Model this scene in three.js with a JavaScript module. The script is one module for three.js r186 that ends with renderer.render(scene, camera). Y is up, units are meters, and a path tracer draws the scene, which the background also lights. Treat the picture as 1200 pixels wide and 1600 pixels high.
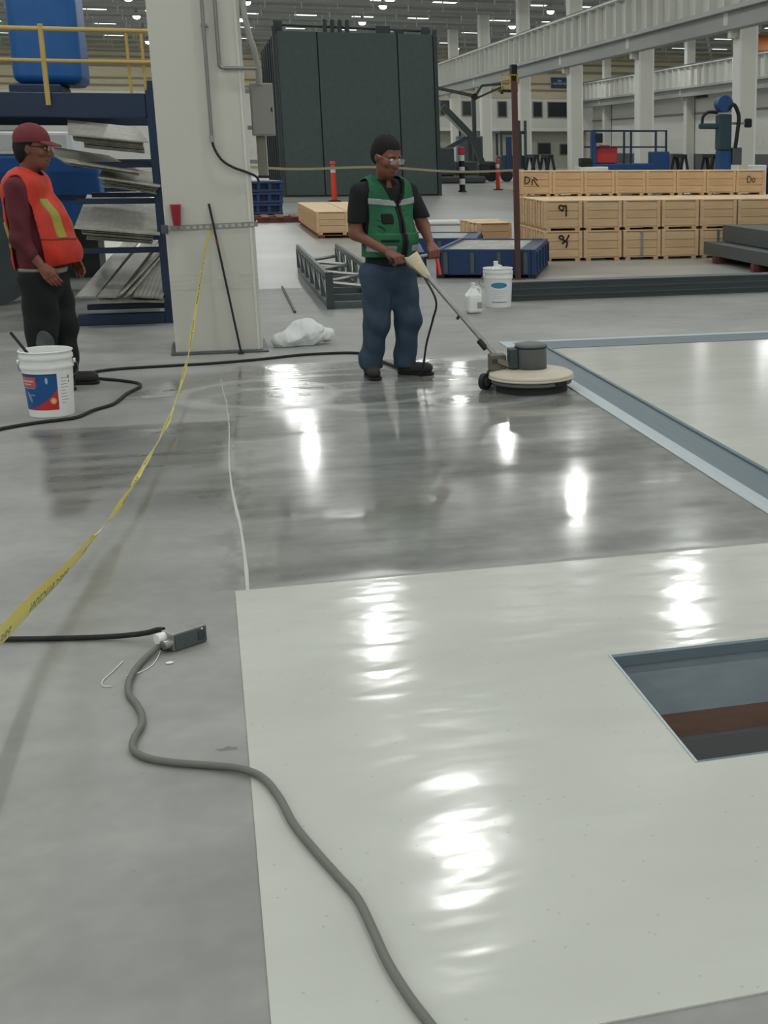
import * as THREE from 'three';
import { RoundedBoxGeometry } from 'three/addons/geometries/RoundedBoxGeometry.js';
import { mergeGeometries } from 'three/addons/utils/BufferGeometryUtils.js';
import { RectAreaLightUniformsLib } from 'three/addons/lights/RectAreaLightUniformsLib.js';

// ---------------------------------------------------------------- camera, light, exposure
const scene = new THREE.Scene();
const renderer = new THREE.WebGLRenderer();
renderer.toneMapping = THREE.LinearToneMapping;
renderer.toneMappingExposure = 0.98;
renderer.shadowMap.enabled = true;
RectAreaLightUniformsLib.init();
scene.background = new THREE.Color(0xc9d3da);

// a hall seen from eye height; the lens is shifted sideways (the photograph is cropped from a wider one)
const camera = new THREE.PerspectiveCamera(2 * Math.atan(800 / 2065) * 180 / Math.PI, 1.2, 0.1, 400);
camera.position.set(0, 1.55, 0);
{
  const yaw = 16.889 * Math.PI / 180, pitch = 15.302 * Math.PI / 180;
  camera.lookAt(Math.sin(yaw) * Math.cos(pitch), 1.55 - Math.sin(pitch), -Math.cos(yaw) * Math.cos(pitch));
  camera.setViewOffset(1920, 1600, 0, 0, 1200, 1600);
}
const LAMP_GLOW = 275, LAMP_COLOR = 0xfafcf9;          // high-bay lamps hung from the roof
const SKY_GLOW = 3.0, SKY_COLOR = 0xf4f6f2;            // translucent daylight sheets in the roof

// ---------------------------------------------------------------- helpers
let seed = 7;
const rnd = () => { seed = (seed * 1664525 + 1013904223) >>> 0; return seed / 4294967296; };
const rr = (a, b) => a + (b - a) * rnd();
const V = (x, y, z) => new THREE.Vector3(x, y, z);
const used = {};
function numbered(n) { const k = used[n] = (used[n] ?? -1) + 1; return k ? n + '_' + String(k).padStart(3, '0') : n; }
function tag(o, label, category, group) { o.userData.label = label; o.userData.category = category; if (group) o.userData.group = group; return o; }
function thing(name, label, category, [x, y, z] = [0, 0, 0], turn = 0, group) {
  const o = new THREE.Group(); o.name = numbered(name); o.position.set(x, y, z); o.rotation.y = turn; scene.add(o);
  return tag(o, label, category, group);
}
function flat(list) { return list.map((g) => (g.index ? g.toNonIndexed() : g)).map((g) => { for (const k of Object.keys(g.attributes)) if (!['position', 'normal', 'uv'].includes(k)) g.deleteAttribute(k); return g; }); }
const join = (g) => (Array.isArray(g) ? (g.length > 1 ? mergeGeometries(flat(g)) : g[0]) : g);
function part(name, geo, m, parent, label) { const o = new THREE.Mesh(join(geo), m); o.name = name; parent.add(o); if (label) o.userData.label = label; return o; }
function single(name, geo, m, label, category, pos = [0, 0, 0], group, turn = 0) {
  const o = new THREE.Mesh(join(geo), m); o.name = numbered(name); o.position.set(...pos); o.rotation.y = turn; scene.add(o); return tag(o, label, category, group);
}
function struct(name, geo, m, label) { const o = new THREE.Mesh(join(geo), m); o.name = numbered(name); o.userData.kind = 'structure'; if (label) o.userData.label = label; scene.add(o); return o; }
function structGroup(name, label) { const o = new THREE.Group(); o.name = numbered(name); o.userData.kind = 'structure'; if (label) o.userData.label = label; scene.add(o); return o; }
function dup(o, pos, turn = 0, label, group) {
  const c = o.clone(); c.name = numbered(o.name.replace(/_\d{3}$/, '')); c.position.set(...pos); c.rotation.y = turn; scene.add(c);
  c.userData = { ...o.userData }; if (label) c.userData.label = label; if (group) c.userData.group = group; return c;
}
const box = (w, h, d, x = 0, y = 0, z = 0) => new THREE.BoxGeometry(w, h, d).translate(x, y, z);           // centred
const slab = (x0, x1, y0, y1, z0, z1) => box(Math.abs(x1 - x0), Math.abs(y1 - y0), Math.abs(z1 - z0), (x0 + x1) / 2, (y0 + y1) / 2, (z0 + z1) / 2);
const rbox = (w, h, d, r, x = 0, y = 0, z = 0, s = 2) => new RoundedBoxGeometry(w, h, d, s, Math.min(r, w / 2.01, h / 2.01, d / 2.01)).translate(x, y, z);
const rslab = (x0, x1, y0, y1, z0, z1, r = 0.008) => rbox(x1 - x0, y1 - y0, Math.abs(z1 - z0), r, (x0 + x1) / 2, (y0 + y1) / 2, (z0 + z1) / 2, 1);
const cyl = (r1, r2, h, x = 0, y = 0, z = 0, n = 24) => new THREE.CylinderGeometry(r1, r2, h, n).translate(x, y, z);
function turned(g, rx = 0, ry = 0, rz = 0) { return g.applyMatrix4(new THREE.Matrix4().makeRotationFromEuler(new THREE.Euler(rx, ry, rz, 'YXZ'))); }
function along(g, p, q) { const d = q.clone().sub(p).normalize(); return g.applyQuaternion(new THREE.Quaternion().setFromUnitVectors(V(0, 1, 0), d)).translate((p.x + q.x) / 2, (p.y + q.y) / 2, (p.z + q.z) / 2); }
const rod = (p, q, r, r2 = r, n = 12) => along(new THREE.CylinderGeometry(r2, r, p.distanceTo(q), n), p, q);
const bar = (p, q, w, d = w) => along(new THREE.BoxGeometry(w, p.distanceTo(q), d), p, q);
const tube = (pts, r, n = 60, k = 8) => new THREE.TubeGeometry(new THREE.CatmullRomCurve3(pts.map((p) => (p.isVector3 ? p : V(...p)))), n, r, k, false);
const lathe = (pts, n = 32) => new THREE.LatheGeometry(pts.map(([a, b]) => new THREE.Vector2(a, b)), n);
function boxUV(g, s = 1) {                                                                                    // uv in metres from the faces' own axes
  g = g.index ? g.toNonIndexed() : g; g.computeVertexNormals();
  const p = g.attributes.position, n = g.attributes.normal, uv = new Float32Array(p.count * 2);
  for (let i = 0; i < p.count; i++) {
    const ax = Math.abs(n.getX(i)), ay = Math.abs(n.getY(i)), az = Math.abs(n.getZ(i));
    const [u, v] = ay >= ax && ay >= az ? [p.getX(i), p.getZ(i)] : ax >= az ? [p.getZ(i), p.getY(i)] : [p.getX(i), p.getY(i)];
    uv[2 * i] = u * s; uv[2 * i + 1] = v * s;
  }
  g.setAttribute('uv', new THREE.BufferAttribute(uv, 2)); return g;
}

// ---------------------------------------------------------------- noise and textures
const RND = new Float32Array(65536); { let s = 12345; for (let i = 0; i < 65536; i++) { s = (s * 1103515245 + 12345) & 0x7fffffff; RND[i] = s / 0x7fffffff; } }
const hash = (x, y) => RND[((x * 73 + 19) ^ (y * 151 + 7) ^ ((x * y * 13) & 1023)) & 65535];
function vnoise(x, y, px = 0, py = 0) {
  let xi = Math.floor(x), yi = Math.floor(y); const fx = x - xi, fy = y - yi, u = fx * fx * (3 - 2 * fx), v = fy * fy * (3 - 2 * fy);
  let x1 = xi + 1, y1 = yi + 1; if (px) { xi = ((xi % px) + px) % px; x1 = ((x1 % px) + px) % px; } if (py) { yi = ((yi % py) + py) % py; y1 = ((y1 % py) + py) % py; }
  const a = hash(xi, yi), b = hash(x1, yi), c = hash(xi, y1), d = hash(x1, y1);
  return a + (b - a) * u + (c - a) * v + (a - b - c + d) * u * v;
}
function fbm(x, y, o = 4, px = 0, py = 0) { let s = 0, w = 0.5, t = 0; for (let k = 0; k < o; k++) { s += w * vnoise(x + k * 17, y + k * 31, px, py); t += w; w *= 0.5; x *= 2; y *= 2; px *= 2; py *= 2; } return s / t; }
function texture(w, h, fn, srgb = true) {
  const d = new Uint8Array(w * h * 4);
  for (let j = 0; j < h; j++) for (let i = 0; i < w; i++) { const c = fn(i / w, j / h), k = 4 * (j * w + i); if (typeof c === 'number') d[k] = d[k + 1] = d[k + 2] = Math.max(0, Math.min(255, c)); else for (let q = 0; q < 3; q++) d[k + q] = Math.max(0, Math.min(255, c[q])); d[k + 3] = 255; }
  const t = new THREE.DataTexture(d, w, h); t.magFilter = THREE.LinearFilter; t.minFilter = THREE.LinearFilter; t.wrapS = t.wrapT = THREE.RepeatWrapping;
  if (srgb) t.colorSpace = THREE.SRGBColorSpace; t.needsUpdate = true; return t;
}
const sm = (a, b, x) => { const t = Math.max(0, Math.min(1, (x - a) / (b - a))); return t * t * (3 - 2 * t); };
const mat = (color, roughness = 0.6, metalness = 0, extra = {}) => new THREE.MeshStandardMaterial({ color, roughness, metalness, ...extra });

// worn paint: a light multiplier with speckle and scratches, shared by most painted metal (tile of one metre)
const wornTex = texture(512, 512, (u, v) => { const n = fbm(u * 8, v * 8, 5, 8, 8), s = vnoise(u * 128, v * 16, 128, 16); const k = 238 + 26 * (n - 0.5) + (s > 0.93 ? -9 : 0); return [k, k, k]; });
const grainTex = texture(512, 512, (u, v) => { const g = fbm(u * 4, v * 48, 4, 4, 48), m = fbm(u * 2, v * 5, 3, 2, 5); const knot = vnoise(u * 6, v * 6, 6, 6) > 0.93 ? -40 : 0; return [240 + 26 * (g - 0.5) + 20 * (m - 0.5) + knot, 238 + 30 * (g - 0.5) + 22 * (m - 0.5) + knot, 234 + 34 * (g - 0.5) + 24 * (m - 0.5) + knot]; });
const sheetTex = texture(256, 512, (u, v) => { const s = fbm(u * 40, v * 6, 3, 40, 6), m = fbm(u * 5, v * 5, 4, 5, 5); const k = 206 + 40 * (s - 0.5) + 60 * (m - 0.5); return [k, k, k - 3]; });
const weaveTex = texture(256, 256, (u, v) => { const m = fbm(u * 6, v * 6, 4, 6, 6), w = ((Math.floor(u * 128) + Math.floor(v * 128)) & 1) * 10; const k = 212 + 50 * (m - 0.5) - w; return [k, k, k]; });
const M = {
  columnWhite: mat(0xc9c9c0, 0.55), wallWhite: mat(0xdedfd8, 0.8, 0, { map: wornTex }), wallCream: mat(0xcfc4a4, 0.8, 0, { map: wornTex }),
  roof: mat(0x9a9d9a, 0.7), joist: mat(0xa6aaa6, 0.6), steelWhite: mat(0xd8dad5, 0.5), conduit: mat(0x8c8d88, 0.4, 0.6), conduitGrey: mat(0x9a9b95, 0.5),
  rackBlue: mat(0x1a3150, 0.45, 0, { map: wornTex }), tankBlue: mat(0x1560a8, 0.38, 0, { map: wornTex }), railYellow: mat(0xcfb065, 0.5, 0, { map: wornTex }), machineBlue: mat(0x1758a0, 0.45, 0, { map: wornTex }),
  sheet: mat(0xcfcdc2, 0.45, 0.15, { map: sheetTex }), plank: mat(0xb9b9b0, 0.42, 0.2, { map: sheetTex }),
  booth: mat(0x4a5957, 0.5, 0, { map: wornTex }), boothDark: mat(0x2f3a3b, 0.5), crate: mat(0xdfc09a, 0.75, 0, { map: grainTex }), crateB: mat(0xd9b890, 0.75, 0, { map: grainTex }), crateLid: mat(0xecd2ae, 0.75, 0, { map: grainTex }), skid: mat(0x8a5a3a, 0.8, 0, { map: grainTex }),
  ink: mat(0x17191c, 0.9), steelGrey: mat(0x5a6466, 0.45, 0.3, { map: wornTex }), steelDark: mat(0x454f50, 0.5, 0.3, { map: wornTex }), rust: mat(0x5b3a32, 0.8, 0, { map: wornTex }), redOxide: mat(0x6b3431, 0.7, 0, { map: wornTex }),
  cartBlue: mat(0x1b3c6b, 0.45, 0, { map: wornTex }), cartTop: mat(0xbfc1bd, 0.5, 0, { map: sheetTex }), orange: mat(0xe0402a, 0.5), reflective: mat(0xd9dde0, 0.35, 0.1), black: mat(0x15171a, 0.6), blackRubber: mat(0x1f2121, 0.7), cableGrey: mat(0x6b6c67, 0.6),
  galv: mat(0xa5a7a3, 0.35, 0.7, { map: wornTex }), white: mat(0xe4e6e4, 0.5), plasticWhite: mat(0xe9ebe9, 0.35), bagWhite: mat(0xe6e9ea, 0.45, 0, { side: THREE.DoubleSide }), red: mat(0xc23a3a, 0.5), cupRed: mat(0x9c2733, 0.3),
  glassDark: mat(0x2c3236, 0.15), frame: mat(0x77796f, 0.5), polisherCream: mat(0xd4cbb8, 0.4, 0, { map: wornTex }), polisherGrey: mat(0x5f6464, 0.5), teal: mat(0x2f4a52, 0.5, 0, { map: wornTex }), liftBlue: mat(0x1c4f88, 0.5, 0, { map: wornTex }),
  frameBlue: mat(0x6a7b83, 0.5, 0, { map: wornTex }), framePale: mat(0xbfcacf, 0.55, 0, { map: wornTex }), pitBlue: mat(0x99a6ad, 0.6, 0, { map: wornTex }), pitBrown: mat(0x7d6253, 0.95, 0, { map: wornTex }), pitConcrete: mat(0x9c9b95, 0.9, 0, { map: wornTex }), craneOrange: mat(0xb5672c, 0.6), signBlue: mat(0x1d3a58, 0.5), yellow: mat(0xd8b12a, 0.5),
};

// ---------------------------------------------------------------- the hall
const XL = -36, XR = 54, ZF = 38, ZB = -128, HR = 10.8;  // hall extended behind the camera for lamps that light front faces
// ground: hard-trowelled concrete, one slab with its own marks round the working area, plain slabs beyond
const NX0 = -6, NX1 = 10, NZ0 = 2, NZ1 = -16;                             // the marked slab
const inRange = (x, a, b) => x >= a && x <= b;
function slurry(x, z) {                                                   // soapy loops that the disc leaves on the wet concrete
  let s = 0;
  for (const [cx, cz, rx, rz, w, k] of [[0.72, -8.95, 0.98, 0.62, 0.05, 1], [0.75, -8.78, 0.85, 0.42, 0.04, 0.7], [1.35, -8.55, 0.75, 0.5, 0.05, 0.8], [0.25, -8.9, 0.5, 0.55, 0.035, 0.7], [1.7, -8.35, 0.4, 0.33, 0.03, 0.6], [1.0, -9.35, 0.9, 0.45, 0.05, 0.7]]) {
    const q = Math.hypot((x - cx) / rx, (z - cz) / rz), d = Math.abs(q - 1) * Math.min(rx, rz);
    if (d < w * 3) s += k * Math.exp(-(d * d) / (w * w)) * (0.35 + 0.9 * fbm(x * 5 + cx * 9, z * 9, 3));
  }
  return Math.min(1, s);
}
function wetZone(x, z) { const e = Math.hypot((x - 1.0) / 1.75, (z + 9.2) / 1.05) + 0.35 * (fbm(x * 2.2, z * 3.1, 3) - 0.5); return 1 - sm(0.8, 1.1, e); }
function paintedReflection(x, z) { const n = 0.22 * (fbm(x * 3, z * 3, 3) - 0.5); return sm(-1.06, -0.98, x + n * 0.4 + (z + 8.1) * -0.14) * (1 - sm(-0.04, 0.05, x + n)) * sm(-8.12, -8.02, z + n * 0.15) * (1 - sm(-6.2, -5.8, z + n)) * (0.4 + 0.9 * fbm(x * 1.4 + 3, z * 9, 4)); }  // glossy patch; the dark reflection of rack and bucket is painted into its colour
const polished = (x, z) => sm(0.03, 0.06, x) * sm(-10.4, -9.9, z) * (1 - sm(-4.9, -4.7, z)) + 0;
const near = (u, v) => [NX0 + u * (NX1 - NX0), NZ1 + v * (NZ0 - NZ1)];
const NT = 2048;
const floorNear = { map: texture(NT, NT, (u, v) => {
  const [x, z] = near(u, v), big = fbm(x * 0.55 + 5, z * 0.55, 4), mid = fbm(x * 2.6, z * 3.4 + 9, 4), fine = fbm(x * 22, z * 22, 2), streak = fbm(x * 1.1, z * 7, 3);
  let k = 144 + 30 * (big - 0.5) + 24 * (mid - 0.5) + 10 * (fine - 0.5);
  const p = polished(x, z); k += p * (-3 + 40 * (streak - 0.5) + 18 * (mid - 0.5));
  if (x < 0.03) k += 12 * (streak - 0.5);
  if (vnoise(x * 60, z * 60) > 0.985) k -= 14;
  k -= 46 * paintedReflection(x, z); k -= 16 * wetZone(x, z); k += 34 * slurry(x, z);
  if (Math.abs(x - 0.045) < 0.16 && z > -8.2 && z < -4.8) k -= 26 * sm(0.5, 0.8, fbm(x * 14, z * 6, 3)) * (1 - Math.abs(x - 0.045) / 0.16);      // dirt beside the joint
  for (const [mx, mz, a, b] of [[-0.31, -9.24, 0.05, 0.03], [-0.32, -9.0, 0.07, 0.025], [-0.5, -8.97, 0.12, 0.02], [-0.045, -3.42, 0.03, 0.01]]) if (Math.hypot((x - mx) / a, (z - mz) / b) + 0.6 * (vnoise(x * 40, z * 40) - 0.5) < 1) k -= 34;   // heel scuffs
  return [k, k + 2, k - 2];
}), rough: texture(1024, 1024, (u, v) => {
  const [x, z] = near(u, v), n = fbm(x * 2.2, z * 4.4, 4), p = polished(x, z);
  let r = 0.52 + 0.14 * (n - 0.5); r += p * (-0.41 + 0.05 * (n - 0.5)); r -= 0.26 * paintedReflection(x, z); r -= 0.3 * wetZone(x, z) * (1 - p); r += 0.1 * slurry(x, z);
  return 255 * Math.max(0.06, r);
}, false), bump: texture(1024, 1024, (u, v) => { const [x, z] = near(u, v); return 110 + 40 * (fbm(x * 9, z * 9, 3) - 0.5) + wetZone(x, z) * 150 * (fbm(x * 26, z * 30, 2) - 0.5); }, false) };
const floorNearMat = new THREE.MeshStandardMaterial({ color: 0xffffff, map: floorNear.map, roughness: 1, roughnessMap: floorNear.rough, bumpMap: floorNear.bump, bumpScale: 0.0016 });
const farTex = texture(1024, 1024, (u, v) => { const n = fbm(u * 8, v * 8, 6, 8, 8), q = fbm(u * 3, v * 24, 4, 3, 24); const k = 150 + 36 * (n - 0.5) + 20 * (q - 0.5); return [k, k + 1, k - 3]; });
farTex.repeat.set(1 / 12, 1 / 12);
const floorFarMat = new THREE.MeshStandardMaterial({ color: 0xffffff, map: farTex, roughness: 0.33 });
const PX0 = 1.13, PX1 = 1.98, PZ0 = -2.965, PZ1 = -3.765;                  // the open pit
const FT = 0.2;                                                           // slab thickness
function groundSlab(x0, x1, z0, z1, hole) {                               // top at y = 0, shape drawn in (x, -z)
  const s = new THREE.Shape([[x0, -z0], [x1, -z0], [x1, -z1], [x0, -z1]].map(([a, b]) => new THREE.Vector2(a, b)));
  if (hole) s.holes.push(new THREE.Path([[PX0 - 0.03, -PZ0 - 0.03], [PX0 - 0.03, -PZ1 + 0.03], [PX1 + 0.03, -PZ1 + 0.03], [PX1 + 0.03, -PZ0 - 0.03]].map(([a, b]) => new THREE.Vector2(a, b))));
  return new THREE.ExtrudeGeometry(s, { depth: FT, bevelEnabled: false }).rotateX(-Math.PI / 2).translate(0, -FT, 0);
}
{
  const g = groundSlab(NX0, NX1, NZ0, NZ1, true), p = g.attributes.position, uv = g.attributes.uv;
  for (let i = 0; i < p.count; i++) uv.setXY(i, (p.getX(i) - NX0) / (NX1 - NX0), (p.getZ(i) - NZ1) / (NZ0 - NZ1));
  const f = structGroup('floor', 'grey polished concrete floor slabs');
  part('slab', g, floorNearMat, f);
  for (const r of [[XL, NX0, ZF, ZB], [NX1, XR, ZF, ZB], [NX0, NX1, ZF, NZ0], [NX0, NX1, NZ1, ZB]]) part('slab', groundSlab(...r), floorFarMat, f);
  // control joint filled with pale sealant, slightly wavering
  const pts = []; for (let k = 0; k <= 40; k++) { const z = -9.65 + k * (9.65 - 4.77) / 40; pts.push([0.04 + 0.012 * Math.sin(z * 2.1) + 0.006 * (vnoise(z * 3, 4) - 0.5), 0.0, z]); }
  const pos = [], idx = []; pts.forEach(([x, , z], i) => { const w = 0.0025 + 0.0042 * sm(-8.2, -5, z) * (0.6 + 0.8 * vnoise(z * 6, 2)); pos.push(x - w, 0.0015, z, x + w, 0.0015, z); if (i) { const a = 2 * i - 2; idx.push(a, a + 2, a + 1, a + 1, a + 2, a + 3); } });
  const jg = new THREE.BufferGeometry(); jg.setAttribute('position', new THREE.Float32BufferAttribute(pos, 3)); jg.setIndex(idx); jg.computeVertexNormals();
  part('joint_sealant', jg, mat(0xb9bab3, 0.7, 0, { side: THREE.DoubleSide }), f, 'pale sealant line in the floor joint');
}
{ // the pit: painted steel rim and side, brown raw edge under it, hidden shaft below made extra wide and deep for darkness
  const p = structGroup('trim', 'blue-grey painted opening in the floor'); p.name = 'trim_1';
  const w = 0.03;
  const side = (y0, y1, m, name, e = 0) => part(name, [slab(PX0 - w - e, PX0 - e, y0, y1, PZ0 + w, PZ1 - w), slab(PX1 + e, PX1 + w + e, y0, y1, PZ0 + w, PZ1 - w), slab(PX0 - e, PX1 + e, y0, y1, PZ0 + e, PZ0 + w + e), slab(PX0 - e, PX1 + e, y0, y1, PZ1 - w - e, PZ1 - e)], m, p);
  side(-0.225, 0.0, M.pitBlue, 'lining'); side(-0.31, -0.225, M.pitBrown, 'raw_edge');
  part('lip', [slab(PX0, PX1, -0.03, 0.004, PZ1, PZ1 + 0.022), slab(PX0, PX1, -0.03, 0.004, PZ0 - 0.012, PZ0)], M.frameBlue, p);
  part('edge_bead', slab(PX0 - 0.008, PX0 - 0.001, 0.0, 0.007, PZ0, PZ1), M.framePale, p);
  side(-6, -0.31, M.pitConcrete, 'shaft_wall', 3.2);
  const E = 3.25;
  part('shaft_roof', [slab(PX0 - E, PX1 + E, -0.34, -0.31, PZ0 + E, PZ0 + 0.03), slab(PX0 - E, PX1 + E, -0.34, -0.31, PZ1 - 0.03, PZ1 - E), slab(PX0 - E, PX0 - 0.03, -0.34, -0.31, PZ0 + 0.03, PZ1 - 0.03), slab(PX1 + 0.03, PX1 + E, -0.34, -0.31, PZ0 + 0.03, PZ1 - 0.03)], M.pitConcrete, p);
  part('shaft_bottom', slab(PX0 - E, PX1 + E, -6.04, -6.0, PZ0 + E, PZ1 - E), M.pitConcrete, p);
}
// pale glossy epoxy coat: waves left by the roller carry the lamps' reflections
const epoxyBump = texture(1024, 1024, (u, v) => 128 + 190 * (fbm(u * 9, v * 20, 3, 9, 20) - 0.5) + 9 * (fbm(u * 80, v * 110, 2, 80, 110) - 0.5), false); epoxyBump.repeat.set(1 / 2.4, 1 / 2.4);
const epoxyTint = texture(512, 512, (u, v) => { const n = fbm(u * 4, v * 8, 4, 4, 8); const sp = vnoise(u * 256, v * 256, 256, 256) > 0.995 ? -30 : 0; const k = 208 + 12 * (n - 0.5) + sp; return [k - 1, k + 1, k - 3]; }); epoxyTint.repeat.set(1 / 2.4, 1 / 2.4);
const epoxyMat = new THREE.MeshPhysicalMaterial({ color: 0xf2f3ef, map: epoxyTint, roughness: 0.14, bumpMap: epoxyBump, bumpScale: 0.0042 });
function coat(x0, x1, z0, z1, hole, t = 0.004) {
  const s = new THREE.Shape([[x0, -z0], [x1, -z0], [x1, -z1], [x0, -z1]].map(([a, b]) => new THREE.Vector2(a, b)));
  if (hole) s.holes.push(new THREE.Path([[PX0 - 0.004, -PZ0], [PX0 - 0.004, -PZ1], [PX1, -PZ1], [PX1, -PZ0]].map(([a, b]) => new THREE.Vector2(a, b))));
  return new THREE.ExtrudeGeometry(s, { depth: t, bevelEnabled: false }).rotateX(-Math.PI / 2);
}
single('epoxy_coating', coat(0.005, 2.24, -2.01, -4.765, true), epoxyMat, 'glossy pale grey epoxy coat around the open pit', 'floor coating');
{ // second foundation: pale slab inside a painted steel frame
  const slabMat = epoxyMat.clone(); slabMat.bumpScale = 0.0016;
  single('epoxy_coating', coat(2.6, 6.6, -3.6, -10.33), slabMat, 'pale glossy epoxy slab framed by blue-grey strip', 'floor coating');
  const t = thing('edge_frame', 'blue-grey painted frame strip around the pale slab', 'frame', [0, 0, 0]);
  part('outer_strip', [slab(2.28, 2.375, 0.001, 0.006, -3.6, -10.75), slab(2.28, 6.8, 0.001, 0.006, -10.75, -10.84)], M.framePale, t, 'pale outer strip');
  part('band', [slab(2.375, 2.575, 0.001, 0.004, -3.6, -10.55), slab(2.375, 6.8, 0.001, 0.004, -10.36, -10.75)], M.frameBlue, t, 'blue-grey band');
  part('ridge', [rslab(2.574, 2.6, 0.001, 0.016, -3.6, -10.36, 0.005)], M.frameBlue, t);
}
// outer walls
struct('wall_back', slab(XL, XR, -0.05, HR + 0.3, ZB, ZB - 0.4), M.wallWhite);
struct('wall_front', slab(XL, XR, -0.05, HR + 0.3, ZF, ZF + 0.4), M.wallWhite);
struct('wall_left', slab(XL - 0.4, XL, -0.05, HR + 0.3, ZF + 0.4, ZB - 0.4), M.wallWhite);
struct('wall_right', slab(XR, XR + 0.4, -0.05, HR + 0.3, ZF + 0.4, ZB - 0.4), M.wallWhite);
{ // back wall cladding rails and cream band
  let n = 2; const trim = (g, m, l) => { const o = struct('trim', g, m, l); o.name = 'trim_' + n++; return o; };
  trim(slab(XL, 17, 6.6, HR, ZB, ZB + 0.06), M.wallCream, 'cream sheet cladding on the far wall');
  trim(slab(19, XR, 6.3, HR, ZB, ZB + 0.06), M.wallCream, 'cream sheet cladding high on the far wall');
  for (const [y, h] of [[7.0, 0.12], [7.6, 0.1], [8.6, 0.2], [9.3, 0.14]]) trim(slab(XL, XR, y, y + h, ZB + 0.06, ZB + 0.2), M.frame);
  trim(slab(20, 36, 3.3, 3.6, ZB, ZB + 1.2), M.steelWhite, 'white ledge along the far office wall');
  trim(slab(20, 36, 0, 3.3, ZB + 0.002, ZB + 0.02), mat(0xb0b0a6, 0.8));
}
// office windows in the far wall
[[21.9, 22.95, 4.75, 6.0], [24.0, 24.75, 4.75, 5.95], [27.4, 28.15, 4.65, 5.95], [30.8, 31.6, 4.65, 5.95], [32.25, 34.05, 4.65, 5.95], [31.2, 32.4, 1.2, 2.2], [33.4, 34.2, 1.2, 2.1], [24.2, 24.9, 1.0, 2.2]].forEach(([x0, x1, y0, y1], i) => {
  const w = structGroup('window'); w.name = 'window_' + (i + 1); const z = ZB + 0.05;
  part('window_frame', [slab(x0 - 0.08, x0, y0 - 0.08, y1 + 0.08, z - 0.04, z + 0.06), slab(x1, x1 + 0.08, y0 - 0.08, y1 + 0.08, z - 0.04, z + 0.06), slab(x0, x1, y0 - 0.08, y0, z - 0.04, z + 0.06), slab(x0, x1, y1, y1 + 0.08, z - 0.04, z + 0.06)], M.frame, w);
  part('pane', slab(x0, x1, y0, y1, z - 0.03, z), M.glassDark, w);
});
{ // blue sign with two lines of lettering too small to read
  const c = document.createElement('canvas'); c.width = 192; c.height = 108; const g = c.getContext('2d');
  g.fillStyle = '#1f3d5a'; g.fillRect(0, 0, 192, 108); g.fillStyle = '#8fa3b3';
  for (const [x, y, w, h] of [[70, 22, 14, 22], [88, 22, 14, 22], [104, 26, 8, 18]]) g.fillRect(x, y, w, h);
  for (let k = 0; k < 7; k++) g.fillRect(28 + k * 20, 54, 14, 24 - (k % 3) * 3);
  const t = new THREE.CanvasTexture(c); t.colorSpace = THREE.SRGBColorSpace;
  const s = thing('wall_sign', 'dark blue sign with pale lettering on the far wall', 'sign', [33.4, 7.76, ZB + 0.12]);
  part('board', slab(-0.85, 0.85, -0.48, 0.48, -0.05, 0.05), M.signBlue, s);
  part('lettering', new THREE.PlaneGeometry(1.6, 0.9).translate(0, 0, 0.055), new THREE.MeshStandardMaterial({ map: t, roughness: 0.6 }), s);
}
// roof: deck, joists across the bays, daylight sheets
{
  const c = structGroup('ceiling', 'grey metal roof deck'); part('deck', slab(XL - 0.4, XR + 0.4, HR, HR + 0.3, ZF + 0.4, ZB - 0.4), M.roof, c);
  let n = 20;
  for (let z = 32; z > ZB; z -= 5.5) {                                     // one joist each 5.5 m: two chords and hangers
    const webs = []; for (let x = XL + 1; x < XR; x += 2.2) webs.push(box(0.07, 0.75, 0.07, x, HR - 0.42, z));
    const t = structGroup('trim', 'roof joist'); t.name = 'trim_' + n++;
    part('chord', slab(XL, XR, HR - 0.12, HR, z - 0.12, z + 0.12), M.joist, t); part('chord', slab(XL, XR, HR - 0.92, HR - 0.78, z - 0.1, z + 0.1), M.joist, t);
    const w = part('hanger', webs, M.steelWhite, t); w.userData.kind = 'stuff';
  }
  const glow = new THREE.MeshStandardMaterial({ color: 0xffffff, emissive: SKY_COLOR, emissiveIntensity: SKY_GLOW, roughness: 0.8 });
  const paneG = new THREE.PlaneGeometry(1.5, 0.9).rotateX(Math.PI / 2);
  let m = 20;
  for (let z = 32; z > ZB; z -= 11) {
    const zz = z - 1.5;
    for (const [x0, x1] of [[-35, -19], [-17, -1], [1, 17], [19, 35], [37, 53]]) {
      const s = structGroup('window', 'bright translucent daylight sheet in the roof'); s.name = 'window_' + m++;
      for (let k = 0; k < 8; k++) if (k % 2) part('pane', paneG, glow, s).position.set(x0 + (k + 0.5) * (x1 - x0) / 8, HR - 0.012, zz);
    }
    const L = new THREE.RectAreaLight(SKY_COLOR, SKY_GLOW * 0.7, XR - XL - 4, 0.9); L.position.set((XL + XR) / 2, HR - 0.03, zz); L.rotation.x = -Math.PI / 2; scene.add(L);
  }
}
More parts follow.
